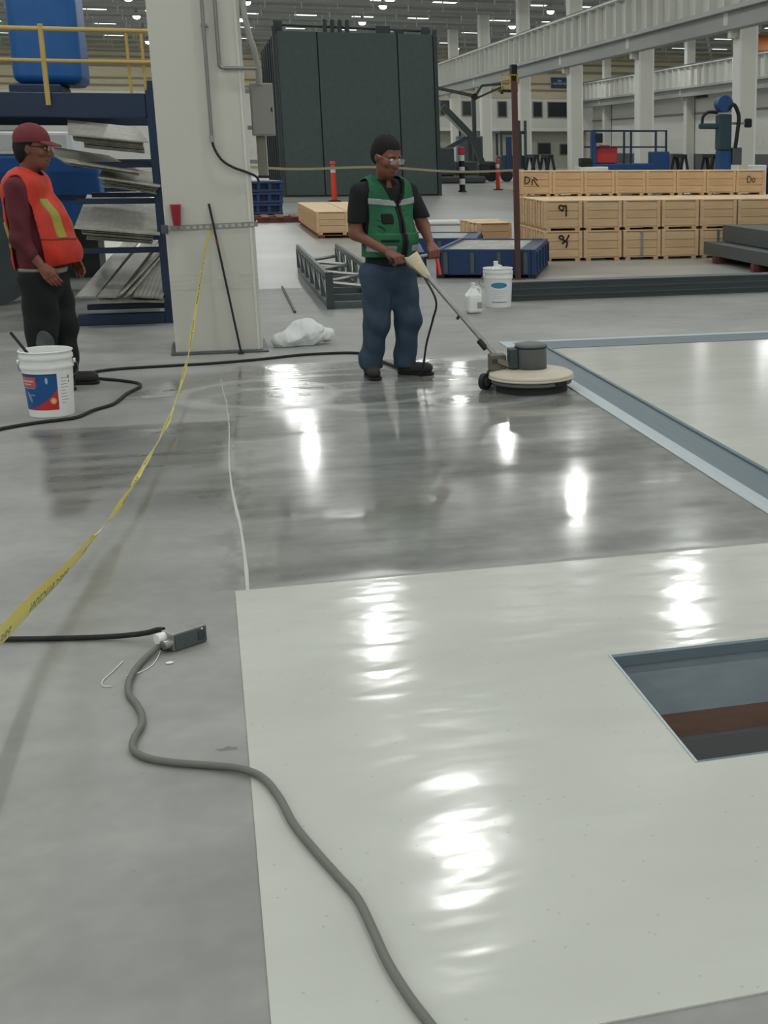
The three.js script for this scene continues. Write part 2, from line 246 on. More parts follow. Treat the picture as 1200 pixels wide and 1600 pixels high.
// high-bay lamps: finned body, reflector, glowing lens, hung on a stem
{
  const lens = new THREE.MeshStandardMaterial({ color: 0xffffff, emissive: LAMP_COLOR, emissiveIntensity: 30, roughness: 0.5 });
  let proto;
  for (const x of [-26, -18.5, -10.4, -3.2, 3.4, 11.4, 21.9, 32.4, 43.4]) for (let z = 35; z > -122; z -= 11) {  // rows behind the camera are added to brighten faces turned towards it
    const zz = z; if (x === 3.4 && z === -42) continue;                      // this lamp is missing
    if (!proto) {
      proto = thing('high_bay_lamp', 'bright high-bay lamp hanging under the roof joists', 'lamp', [x, 10, zz], 0, 'high-bay lamps under the roof');
      part('reflector', lathe([[0.06, 0.3], [0.1, 0.26], [0.2, 0.12], [0.3, 0.0], [0.29, 0.0], [0.19, 0.115], [0.09, 0.25]], 20), M.galv, proto);
      part('housing', cyl(0.08, 0.09, 0.2, 0, 0.38, 0, 14), M.conduitGrey, proto); part('stem', cyl(0.012, 0.012, 0.32, 0, 0.64, 0, 8), M.conduit, proto);
      part('lens', lathe([[0.0, -0.165], [0.12, -0.15], [0.2, -0.09], [0.23, 0.01]], 12), lens, proto, 'glowing lens');
    } else dup(proto, [x, 10, zz]);
    const L = new THREE.RectAreaLight(LAMP_COLOR, LAMP_GLOW, 0.4, 0.4); L.position.set(x, 9.825, zz); L.rotation.x = -Math.PI / 2; scene.add(L);
  }
}
// steel columns; crane runway beams on brackets along the column lines
{
  let proto;
  for (const [X, zs] of [[18, [-22, -33, -44, -55, -66, -77, -88, -99, -110, -121]], [36, [-55, -66, -77, -88, -99, -110, -121]], [-18, [-33, -44, -55, -66, -77, -88, -99, -110]]]) for (const z of zs) {
    const label = X === 18 ? 'white steel column carrying the long crane runway beam' : X === 36 ? 'white steel column beside the pale partition wall' : 'white steel column in the bay behind the storage rack', group = X === 18 ? 'columns of the crane runway' : X === 36 ? 'columns along the partition' : 'columns behind the rack';
    if (!proto) {
      proto = thing('steel_column', label, 'column', [X, 0, z], 0, group);
      part('shaft', boxUV(slab(-0.26, 0.26, 0, HR - 0.95, -0.3, 0.3)), M.columnWhite, proto);
      part('flange', [slab(-0.33, -0.26, 0, HR - 0.95, -0.3, 0.3), slab(0.26, 0.33, 0, HR - 0.95, -0.3, 0.3)], M.steelWhite, proto);
      part('base_plate', slab(-0.42, 0.42, 0, 0.03, -0.4, 0.4), M.steelGrey, proto); part('bracket', [slab(-0.75, -0.33, 5.6, 6.0, -0.2, 0.2), slab(-0.6, -0.33, 5.2, 5.6, -0.15, 0.15)], M.columnWhite, proto);
    } else dup(proto, [X, 0, z], 0, label, group);
  }
  for (const [X, z0, z1, label] of [[17.38, -14, -127, 'long white crane runway beam with web stiffeners on columns'], [35.38, -50, -127, 'white crane runway beam above the pale partition wall']]) {
    const t = thing('crane_beam', label, 'beam', [X, 6.0, z0]), len = z0 - z1;
    part('web', slab(-0.02, 0.02, 0.15, 1.55, 0, -len), M.columnWhite, t); part('top_flange', slab(-0.3, 0.3, 1.55, 1.62, 0, -len), M.steelWhite, t); part('bottom_flange', slab(-0.32, 0.34, 0.0, 0.15, 0, -len), M.joist, t); part('rail', slab(-0.05, 0.05, 1.62, 1.76, 0, -len), M.steelGrey, t); part('lower_girder', slab(-0.12, 0.28, -0.55, 0.0, 0, -len), M.roof, t);
    const g = box(0.24, 1.4, 0.05, -0.14, 0.85, 0); for (let z = 1; z < len; z += 1.375) { const s = part('stiffener', g, M.steelWhite, t); s.position.z = -z; }
  }
}
// partition wall along the next column line with a row of lit panels above
{
  const w = struct('wall_partition', slab(36.4, 36.7, 1.3, 6.7, -52, -127), M.wallWhite, 'pale partition wall beside the columns'); w.name = 'wall_partition';
  const b = struct('baseboard_partition', slab(36.4, 36.7, 0, 1.3, -52, -127), mat(0x5d6062, 0.7)); b.name = 'baseboard_partition';
  const t = struct('trim', [slab(36.3, 36.4, 4.2, 4.32, -52, -127), slab(36.3, 36.4, 6.6, 6.72, -52, -127)], M.frame); t.name = 'trim_12';
  const n0 = 12; [[-96, -98.4], [-99.2, -101.4]].forEach(([z0, z1], i) => { const o = structGroup('window'); o.name = 'window_' + (n0 + i); part('window_frame', slab(36.34, 36.4, 5.3, 6.4, z0, z1), M.frame, o); part('pane', slab(36.3, 36.34, 5.38, 6.32, z0 - 0.1, z1 + 0.1), M.glassDark, o); });
}
single('crane_trolley', [rslab(41.2, 43.5, 8.9, 10.0, -101, -99.4, 0.1), slab(41.6, 43.1, 8.6, 8.9, -100.8, -99.6), slab(40.6, 44.2, 10.0, 10.16, -100.9, -99.5)], M.craneOrange, 'orange crane hoist body hanging beyond the partition', 'crane');

// ---------------------------------------------------------------- the near column and what hangs on it
{
  const t = thing('steel_column', 'broad white column with conduits and a leaning rod', 'column', [0.045, 0, -11.2]);
  part('shaft', boxUV(rslab(-0.335, 0.33, 0.012, HR - 0.95, -0.3, 0.3, 0.012)), M.columnWhite, t);
  part('edge_strip', [slab(0.29, 0.305, 0.02, HR - 0.95, 0.3, 0.306)], M.steelWhite, t);
  part('base_plate', slab(-0.37, 0.37, 0, 0.014, -0.36, 0.36), M.steelGrey, t);
  part('scuff_band', slab(-0.334, 0.329, 0.5, 0.62, 0.3, 0.3012), mat(0xd6d5cb, 0.7, 0, { map: wornTex }), t);
}
const CF = -10.895;                                                        // front face of that column
{
  const t = thing('conduit_pipe', 'long grey conduit down the white column ending in a loose cable', 'pipe', [0.105, 0, CF]);
  part('pipe', rod(V(0.012, 9.6, 0.028), V(0, 1.62, 0.028), 0.013), M.conduit, t);
  part('coupling', [cyl(0.018, 0.018, 0.05, 0, 1.635, 0.028, 12)], M.conduitGrey, t);
  for (const y of [2.45, 4, 6, 8]) part('clip', box(0.05, 0.02, 0.03, 0.006, y, 0.014), M.galv, t);
  part('cable', tube([[0, 1.62, 0.028], [0.01, 1.57, 0.03], [0.06, 1.48, 0.035], [0.14, 1.425, 0.035], [0.22, 1.395, 0.03], [0.3, 1.36, -0.02], [0.33, 1.32, -0.15]], 0.0095, 30), M.blackRubber, t);
  const b = thing('conduit_pipe', 'short grey conduit bending sideways across the white column', 'pipe', [0.2, 0, CF]);
  part('pipe', rod(V(0.012, 9.6, 0.024), V(0, 2.19, 0.024), 0.014), M.conduit, b);
  part('elbow', tube([[0, 2.19, 0.024], [0.004, 2.16, 0.024], [0.03, 2.148, 0.024]], 0.015, 12), M.conduit, b);
  part('pipe', rod(V(0.03, 2.148, 0.024), V(0.27, 2.15, 0.024), 0.014), M.conduit, b);
  const f = thing('flexible_conduit', 'pale flexible conduit dropping into the grey electrical box', 'pipe', [0.36, 0, CF]);
  part('hose', tube([[0.042, 9.6, 0.02], [0.042, 5, 0.02], [0.042, 2.7, 0.03], [0.055, 2.45, 0.03], [0.1, 2.3, 0.0], [0.125, 2.15, -0.05], [0.125, 2.04, -0.09]], 0.022, 60), M.conduitGrey, f);
}
{
  const t = thing('electrical_box', 'grey metal electrical box mounted on the side of the white column', 'electrical box', [0.49, 1.855, -11.05]);
  part('case', rslab(-0.075, 0.095, -0.195, 0.195, -0.09, 0.06, 0.006), M.conduitGrey, t); part('door', rslab(-0.068, 0.088, -0.185, 0.185, 0.06, 0.068, 0.003), mat(0x85867f, 0.5), t);
  part('bracket', [slab(-0.115, -0.075, 0.12, 0.15, -0.05, 0.0), slab(-0.115, -0.075, -0.15, -0.12, -0.05, 0.0)], M.galv, t); part('latch', box(0.01, 0.03, 0.01, 0.075, 0, 0.072), M.black, t);
  const d = thing('conduit_pipe', 'brownish square duct below the grey electrical box', 'pipe', [0.49, 0, -11.08]);
  part('duct', slab(-0.05, 0.02, 1.36, 1.659, -0.04, 0.04), mat(0x77766c, 0.6), d); part('cap', slab(-0.055, 0.025, 1.34, 1.36, -0.045, 0.045), M.black, d); part('bracket', slab(-0.115, -0.05, 1.45, 1.48, -0.02, 0.02), M.galv, d);
}
{ // perforated strip strapped round the column
  const t = thing('perforated_strip', 'perforated metal strip strapped across the white column', 'strip', [-0.3, 0.965, CF]);
  const bar2 = [slab(0, 0.7, 0.02, 0.026, 0.001, 0.005), slab(0, 0.7, -0.012, -0.006, 0.001, 0.005)]; for (let k = 0; k < 15; k++) bar2.push(slab(k * 0.048, k * 0.048 + 0.02, -0.006, 0.02, 0.001, 0.005));
  const s = part('strip', bar2, M.galv, t); s.rotation.z = 0.035;
  part('clamp', rslab(-0.02, 0.03, -0.03, 0.035, 0.0, 0.02, 0.005), M.steelGrey, t); part('tail', slab(0.69, 0.7, 0.02, 0.055, -0.1, 0.004), M.galv, t);
  const c = thing('paper_cup', 'dark red cup perched on the perforated strip', 'cup', [-0.2, 0.996, CF + 0.043]);
  part('body', lathe([[0.0, 0.004], [0.028, 0.0], [0.041, 0.155], [0.043, 0.158], [0.039, 0.157], [0.026, 0.008], [0.0, 0.008]], 24), M.cupRed, c); part('rim', new THREE.TorusGeometry(0.041, 0.0025, 6, 24).rotateX(Math.PI / 2).translate(0, 0.157, 0), mat(0xc77a80, 0.4), c);
  const shelf = part('ledge', slab(0.06, 0.14, 0.024, 0.028, 0.001, 0.085), M.galv, t); shelf.rotation.z = 0;
}
{
  const t = thing('metal_rod', 'thin dark rod leaning against the white column', 'rod', [0, 0, 0]);
  part('shaft', rod(V(0.2, 0.012, -10.79), V(0.045, 1.155, CF + 0.012), 0.0085), M.blackRubber, t); part('foot', cyl(0.018, 0.024, 0.02, 0.2, 0.0115, -10.79, 12), M.black, t); part('red_band', rod(V(0.089, 0.83, CF + 0.0416), V(0.082, 0.88, CF + 0.0368), 0.0092), M.redOxide, t);
}
// ---------------------------------------------------------------- storage rack with raised platform
{
  const t = thing('cantilever_rack', 'dark blue steel rack with heavy top beam and side arms', 'rack', [-0.37, 0, -13]);
  part('upright', [rslab(-0.045, 0.06, 0, 2.15, -0.09, 0.0, 0.006)], M.rackBlue, t); part('upright', [rslab(-0.045, 0.06, 0, 2.15, -4.2, -4.1, 0.006)], M.rackBlue, t);
  part('upright', rslab(-3.25, -3.15, 0, 2.15, -0.09, 0.0, 0.006), M.rackBlue, t); part('upright', rslab(-3.25, -3.15, 0, 2.15, -4.2, -4.1, 0.006), M.rackBlue, t);
  part('top_beam', rslab(-3.2, -0.045, 1.83, 2.04, -0.08, -0.01, 0.01), M.rackBlue, t); part('top_beam', rslab(-3.2, -0.045, 1.83, 2.04, -4.19, -4.11, 0.01), M.rackBlue, t);
  part('side_beam', rslab(-0.03, 0.05, 1.86, 2.04, -4.1, -0.09, 0.01), M.rackBlue, t);
  part('base_foot', rslab(-0.8, -0.045, 0.0, 0.1, -0.1, 0.0, 0.008), M.rackBlue, t); part('base_foot', rslab(-0.8, -0.045, 0.0, 0.1, -4.2, -4.1, 0.008), M.rackBlue, t);
  for (const y of [0.13, 0.64, 1.08, 1.4]) for (const z of [-0.13, -2.0, -4.0]) part('arm', rslab(-0.72, -0.02, y, y + 0.05, z - 0.04, z + 0.03, 0.006), M.rackBlue, t);
  part('post', slab(-0.01, 0.05, 0, 1.86, -2.05, -1.97), M.rackBlue, t);
  part('deck', slab(-3.2, -0.55, 2.04, 2.06, -4.2, -1.3), M.steelDark, t);
}
{ // guard rail of the platform
  const t = thing('guard_rail', 'yellow tube guard rail on the blue platform', 'railing', [0, 0, -12.965]);
  part('top_rail', rod(V(-3.5, 2.56, 0), V(-0.34, 2.56, 0), 0.019), M.railYellow, t); part('mid_rail', rod(V(-3.5, 2.3, 0), V(-0.34, 2.3, 0), 0.016), M.railYellow, t);
  for (const x of [-2.4, -1.22]) part('post', rod(V(x, 1.93, 0), V(x, 2.6, 0), 0.022), M.railYellow, t);
  for (const x of [-0.53, -0.405]) part('post', rod(V(x, 2.042, -0.05), V(x, 2.54, 0), 0.013), M.railYellow, t);
}
{
  const t = thing('plastic_tank', 'tall rounded blue tank standing on the rack platform', 'tank', [-1.36, 2.06, -15.2]);
  part('body', rbox(0.64, 1.05, 1.1, 0.09, 0, 0.645, 0, 4), M.tankBlue, t); part('plinth', rslab(-0.36, 0.12, 0.0, 0.12, -0.5, 0.58, 0.02), M.rackBlue, t); part('lid', cyl(0.16, 0.17, 0.06, 0, 1.2, 0, 24), M.machineBlue, t);
}
{ // sheet metal stacked on the arms; each panel is a thing, every stack shares one tilt
  const stack = (x, y, z, roll, pitch, yaw, list) => { let h = 0; for (const [w, len, th, dx, dz, m, label] of list) { if (!m) { const t = thing('sheet_bundle', label, 'sheet bundle', [x, y, z]); t.rotation.set(pitch, yaw, roll, 'YXZ'); const n = Math.max(2, Math.round(th / 0.011)); for (let k = 0; k < n; k++) part('sheet', boxUV(box(w, 0.005, len, dx + rr(-0.008, 0.008), h + (k + 0.3) * th / n, dz - len / 2 + rr(-0.02, 0.02))), M.sheet, t); part('spacer', [box(0.05, th, 0.05, dx, h + th / 2, dz - 0.5), box(0.05, th, 0.05, dx, h + th / 2, dz - len + 0.3)], M.skid, t); h += th + 0.002; continue; } const g = boxUV(box(w, th, len, dx, h + th / 2, dz - len / 2)); single('metal_sheet', g, m, label, 'metal sheet', [x, y, z]).rotation.set(pitch, yaw, roll, 'YXZ'); h += th + 0.002; } };
  stack(-0.76, 1.545, -12.88, -0.1, 0.075, 0.08, [[0.5, 1.5, 0.05, 0.06, -0.1, null, 'grey bundle of sheets beneath the widest pale panel'], [0.58, 1.8, 0.05, 0, -0.06, null, 'thick grey block under the widest pale panel'], [0.66, 2.1, 0.012, 0, 0.03, M.sheet, 'widest pale sheet panel covering the highest rack arm']]);
  stack(-0.8, 1.375, -12.8, -0.16, 0.07, 0.2, [[0.6, 2.0, 0.022, 0, -0.06, null, 'backing sheet under the askew pale panel'], [0.67, 2.1, 0.01, 0, 0, M.sheet, 'pale sheet panel jutting out askew at the second arm']]);
  stack(-0.62, 1.2, -12.82, -0.16, 0.05, 0.02, [[0.46, 1.9, 0.04, 0, -0.1, null, 'grey sheet stack at the middle of the rack'], [0.46, 1.8, 0.03, 0.01, -0.07, null, 'grey sheets stacked below the askew panel'], [0.52, 1.7, 0.012, 0.0, 0.0, M.sheet, 'narrow pale sheet edge showing below the askew panel']]);
  stack(-0.76, 0.745, -12.86, -0.1, 0.065, 0.03, [[0.56, 3.0, 0.045, 0.02, -0.12, null, 'lower grey bundle above the long metal strips'], [0.6, 3.4, 0.05, 0, -0.08, null, 'thick grey bundle under the wide pale sheet'], [0.72, 3.0, 0.014, 0, 0, M.sheet, 'wide pale sheet lying on the third rack arm']]);
  // long strips fanned out on the lowest arm
  single('metal_strip', boxUV(box(0.56, 0.02, 3.8, 0, 0, -1.95)), M.sheet, 'wide plate under the long grey metal strips', 'metal strip', [-0.69, 0.225, -12.8]).rotation.set(0.055, -0.02, -0.05, 'YXZ');
  const strips = [[-1.06, 0.17, 0.29, 0.0, -0.03], [-0.885, 0.16, 0.285, -0.03, -0.04], [-0.775, 0.05, 0.3, 0.5, -0.07], [-0.71, 0.055, 0.295, 0.5, -0.06]];
  strips.forEach(([x, w, y, roll, yaw], i) => { const g = boxUV(box(w, 0.014, 4.0, 0, 0, -2)); single('metal_strip', g, M.plank, ['broad grey metal strip nearest the waiting worker', 'broad grey metal strip beside the tilted narrow ones', 'narrow grey strip tilted on its long edge', 'narrow grey strip leaning against the tight row'][i], 'metal strip', [x, y, -12.7]).rotation.set(0.06, yaw - 0.03, roll, 'YXZ'); });
  for (let k = 0; k < 7; k++) { const g = boxUV(box(0.033, 0.016, 4.0, 0, 0, -2)); single('metal_strip', g, M.plank, 'slim grey metal strip in a tight row beside the blue upright', 'metal strip', [-0.645 + k * 0.036, 0.282 - k * 0.004, -12.72 - rr(0, 0.03)], 'tight row of slim strips').rotation.set(0.06, -0.035 + k * 0.001, -0.06, 'YXZ'); }
}
{ // machine behind the rack with a lettered white panel
  const t = thing('welding_machine', 'large blue machine with lettered white band behind the rack', 'machine', [-2.25, 0, -18.6]);
  part('body', rslab(-1.6, 1.05, 0.62, 1.5, -0.7, 0.6, 0.05), M.machineBlue, t); part('band', rslab(-1.6, 0.78, 1.5, 1.77, -0.68, 0.58, 0.02), M.white, t, 'white lettered band'); part('plinth', slab(-1.5, 0.95, 0.0, 0.62, -0.6, 0.5), M.black, t); part('recess', slab(-0.2, 1.0, 0.96, 1.02, 0.6, 0.612), M.rackBlue, t);
  part('top_unit', rslab(-1.3, 0.2, 1.77, 1.98, -0.6, 0.4, 0.03), M.conduitGrey, t);
  const c = document.createElement('canvas'); c.width = 1024; c.height = 128; const g = c.getContext('2d'); g.fillStyle = '#c9ccca'; g.fillRect(0, 0, 1024, 128); g.fillStyle = '#24518a'; g.font = 'bold 112px sans-serif'; g.textBaseline = 'middle';
  g.fillText('eN', 250, 66); g.fillStyle = '#4a5560'; g.fillText('Anc', 640, 66);
  const x = new THREE.CanvasTexture(c); x.colorSpace = THREE.SRGBColorSpace;
  part('lettering', new THREE.PlaneGeometry(1.5, 0.19).translate(-0.04, 1.635, 0.582), new THREE.MeshStandardMaterial({ map: x, roughness: 0.6 }), t);
}
{ // cable drum and a grey bin behind the waiting worker
  const t = thing('cable_reel', 'grey cable reel standing behind the waiting worker', 'reel', [-2.25, 0.5, -15.2], 0.5);
  part('flange', cyl(0.5, 0.5, 0.04, 0, 0, 0, 32).rotateX(Math.PI / 2).translate(0, 0, 0.22), M.steelGrey, t); part('flange', cyl(0.5, 0.5, 0.04, 0, 0, 0, 32).rotateX(Math.PI / 2).translate(0, 0, -0.22), M.steelGrey, t); part('winding', cyl(0.36, 0.36, 0.4, 0, 0, 0, 32).rotateX(Math.PI / 2), M.cableGrey, t);
}

// ---------------------------------------------------------------- wooden crates
let crateProto = null;
function makeCrate() {
  const t = new THREE.Group(), w = 0.285, h = 0.415, d = 0.29; t.name = 'wooden_crate';
  const skidG = boxUV(box(0.07, 0.035, 0.57, 0, 0, 0)), boardG = boxUV(rbox(0.555, 0.105, 0.012, 0.003, 0, 0, 0, 1)), sideG = boxUV(rbox(0.012, 0.105, 0.55, 0.003, 0, 0, 0, 1)), batG = boxUV(rbox(0.055, 0.36, 0.014, 0.003, 0, 0, 0, 1)), sbG = boxUV(rbox(0.014, 0.36, 0.06, 0.003, 0, 0, 0, 1));
  for (const x of [-0.215, 0.215]) part('skid', skidG, M.crateB, t).position.set(x, 0.0175, 0);
  part('bottom', boxUV(slab(-w + 0.01, w - 0.01, 0.035, 0.047, -d + 0.01, d - 0.01)), M.crateB, t);
  part('core', slab(-w + 0.02, w - 0.02, 0.047, h - 0.016, -d + 0.025, d - 0.025), M.crateB, t);
  for (let k = 0; k < 3; k++) { part('board', boardG, k === 1 ? M.crateB : M.crate, t).position.set(0, 0.105 + k * 0.112, d - 0.018); part('board', sideG, M.crate, t).position.set(-w + 0.014, 0.105 + k * 0.112, 0); }
  for (const x of [-w + 0.028, w - 0.028]) part('batten', batG, M.crate, t).position.set(x, 0.218, d - 0.006);
  for (const z of [-0.2, 0.02, 0.22]) part('batten', sbG, M.crateB, t).position.set(-w + 0.003, 0.218, z);
  part('lid', boxUV(rslab(-w, w, h - 0.016, h, -d, d, 0.003)), M.crateLid, t);
  return t;
}
function placeCrate(x, y, z, label, group, turn = 0) {
  const o = (crateProto ??= makeCrate()).clone(); o.name = numbered('wooden_crate'); o.position.set(x, y, z); o.rotation.y = turn; scene.add(o); o.userData = {}; return tag(o, label, 'crate', group);
}
const strokes = (list, r, z) => list.map((pts) => tube(pts.map(([x, y]) => V(x, y, z)), r, 14, 5));
{
  const X0 = 0.29, W = 0.592, Z0 = -0.29, D = 0.595, H = 0.43, TH = -0.035, CX = 4.66, CZ = -18.86;           // the block stands a little askew
  const askew = (o) => { const { x, z } = o.position; o.position.x = CX + x * Math.cos(TH) + z * Math.sin(TH); o.position.z = CZ - x * Math.sin(TH) + z * Math.cos(TH); o.rotation.y = TH; return o; };
  const marks = { a: [[[0.0, 0.27], [-0.05, 0.3], [-0.06, 0.33], [-0.03, 0.345], [0.01, 0.33], [0.0, 0.27]], [[0.05, 0.34], [0.05, 0.28], [0.045, 0.2]], [[0.01, 0.335], [0.05, 0.345]]], b: [[[-0.02, 0.3], [-0.06, 0.32], [-0.05, 0.345], [0.0, 0.34], [0.0, 0.3], [-0.02, 0.3]], [[0.09, 0.36], [0.04, 0.28], [-0.02, 0.24]], [[0.0, 0.29], [0.06, 0.26], [0.04, 0.18]]], c: [[[-0.2, 0.32], [-0.2, 0.2], [-0.13, 0.24], [-0.12, 0.29], [-0.2, 0.32]], [[-0.08, 0.18], [-0.06, 0.28], [0.0, 0.2], [0.04, 0.16]], [[-0.05, 0.31], [0.02, 0.26]]], d: [[[-0.06, 0.2], [-0.06, 0.31], [0.0, 0.29], [0.0, 0.22], [-0.06, 0.2]], [[0.06, 0.2], [0.03, 0.24], [0.06, 0.28], [0.09, 0.24], [0.06, 0.2]]] };
  const mark = (c, k, r = 0.008) => part('marking', strokes(marks[k], r, 0.285), M.ink, c, 'hand-painted black marking');
  for (let i = 0; i < 7; i++) for (let r = 0; r < 4; r++) for (let l = 0; l < 2; l++) {
    if (l === 0 && r > 0 && i > 0) continue;                                // buried crates that nothing shows of
    const front = r === 0, x = X0 + i * W, z = Z0 - r * D, y = l * H;
    let label = front ? (l ? 'pale wooden crate in the upper front row of the big stack' : 'pale wooden crate in the bottom front row of the big stack') : (i === 0 ? (l ? 'pale wooden crate on the upper end side of the big stack' : 'pale wooden crate on the lower end side of the big stack') : 'pale wooden crate lid showing on the flat top of the stack');
    let group = front ? (l ? 'upper front crates' : 'bottom front crates') : (i === 0 ? (l ? 'upper end crates' : 'lower end crates') : 'crates on the stack top');
    let own = false; if (front && i === 0) { own = true; label = l ? 'corner crate with a painted figure nine, upper row' : 'corner crate with a painted crossed nine, bottom row'; group = undefined; }
    const c = askew(placeCrate(x + (own ? 0 : rr(-0.006, 0.006)), y, z + rr(-0.006, 0.006), label, group)); c.scale.y = 0.428 / 0.415;
    if (own) mark(c, l ? 'a' : 'b', 0.011);
    if (front && !l && (i === 2 || i === 4)) { part('strap', slab(-0.02, 0.02, 0.06, 0.4, 0.285, 0.289), M.galv, c, 'metal strap'); c.userData.label = i === 2 ? 'strapped bottom crate nearer the painted corner crates' : 'strapped bottom crate nearer the steel channels'; delete c.userData.group; }
  }
  for (let i = 0; i < 8; i++) {
    const c = askew(placeCrate(0.26 + i * 0.505, 2 * H, -1.98, 'pale wooden crate in the raised back row of the stack', 'raised back row of crates')); c.scale.set(0.875, 0.93, 0.9);
    if (i === 0) { c.userData.label = 'raised back crate with scrawled dark letters'; delete c.userData.group; mark(c, 'c', 0.009); } if (i === 7) { c.userData.label = 'raised back crate with a small ring mark'; delete c.userData.group; mark(c, 'd', 0.006); }
  }
  for (let k = 0; k < 2; k++) placeCrate(4.5 - k * 0.02, 0, -21.9 - k * 0.7, 'low crate standing alone beside the end of the stack', 'low crates beside the stack', 0.1);
}
{ // second, lower block of crates beyond the truss
  for (let i = 0; i < 3; i++) for (let r = 0; r < 8; r++) placeCrate(2.24 + i * 0.6, 0.06, -25.4 - r * 0.6, i === 0 ? 'pale crate along the open side of the low block' : 'pale crate inside the low block beyond the truss', i === 0 ? 'low block open side' : 'low block inside', 0);
  const p = thing('pallet', 'reddish timber pallet under the low block of crates', 'pallet', [2.84, 0, -27.5]); for (const x of [-0.8, 0, 0.8]) part('runner', slab(x - 0.05, x + 0.05, 0, 0.04, -2.4, 2.4), M.redOxide, p); for (let k = 0; k < 9; k++) part('slat', slab(-0.9, 0.9, 0.04, 0.058, -2.4 + k * 0.58, -2.25 + k * 0.58), M.skid, p);
  const q = thing('pallet', 'low brown timber pallet near the blue steel blocks', 'pallet', [1.5, 0, -31.5]); for (const z of [-0.5, 0, 0.5]) part('runner', slab(-0.9, 0.9, 0, 0.1, z - 0.05, z + 0.05), M.redOxide, q); for (let k = 0; k < 6; k++) part('slat', slab(-0.9 + k * 0.32, -0.75 + k * 0.32, 0.1, 0.13, -0.6, 0.6), M.skid, q);
}
{ // blue steel blocks seen past the column
  for (let k = 0; k < 3; k++) { const t = thing('steel_block', ['bottom blue steel frame of the stack behind the column', 'middle blue steel frame of the stack behind the column', 'top blue steel frame of the stack behind the column'][k], 'frame', [1.45, 0.02 + k * 0.27, -35.2], k * 0.04); part('rim', [rslab(-0.45, 0.45, 0.0, 0.06, -0.6, 0.6, 0.01), rslab(-0.45, 0.45, 0.2, 0.26, -0.6, 0.6, 0.01)], M.cartBlue, t); for (const x of [-0.4, -0.15, 0.12, 0.4]) part('post', slab(x - 0.04, x + 0.04, 0.06, 0.2, 0.5, 0.58), M.cartBlue, t); part('panel', slab(-0.4, 0.4, 0.06, 0.2, -0.55, 0.45), M.rackBlue, t); if (!k) part('foot', [slab(-0.4, -0.3, -0.02, 0, -0.5, 0.5), slab(0.3, 0.4, -0.02, 0, -0.5, 0.5)], M.black, t); }
}
{ // lattice frame lying on the floor
  const t = thing('lattice_truss', 'grey steel lattice truss lying on the concrete floor', 'truss', [1.15, 0, -13.7]), L = 4.4, W = 0.5, H = 0.36;
  for (const x of [0, W]) { part('side_chord', rslab(x - 0.02, x + 0.02, 0, 0.06, -L, 0, 0.004), M.steelGrey, t); part('side_chord', rslab(x - 0.02, x + 0.02, H - 0.06, H, -L, 0, 0.004), M.steelGrey, t); for (let k = 0; k <= 6; k++) part('upright', slab(x - 0.022, x + 0.022, 0.06, H - 0.06, -k * 0.73 - 0.05, -k * 0.73), M.steelGrey, t); for (let k = 0; k < 6; k++) part('web_diagonal', bar(V(x, 0.06, -k * 0.73 - 0.05), V(x, H - 0.06, -(k + 1) * 0.73), 0.025, 0.035), M.galv, t); }
  for (let k = 0; k <= 6; k++) part('cross_bar', slab(0.02, W - 0.02, 0.0, 0.07, -k * 0.73 - 0.05, -k * 0.73), M.steelGrey, t);
  for (let k = 0; k < 6; k++) part('brace', k % 2 ? bar(V(0.02, 0.2, -k * 0.73 - 0.05), V(W - 0.02, 0.2, -(k + 1) * 0.73), 0.03) : bar(V(W - 0.02, 0.2, -k * 0.73 - 0.05), V(0.02, 0.2, -(k + 1) * 0.73), 0.03), M.galv, t);
  for (const x of [0, W]) part('end_plate', slab(x - 0.03, x + 0.045, 0, H + 0.01, 0, 0.03), M.steelDark, t);
}
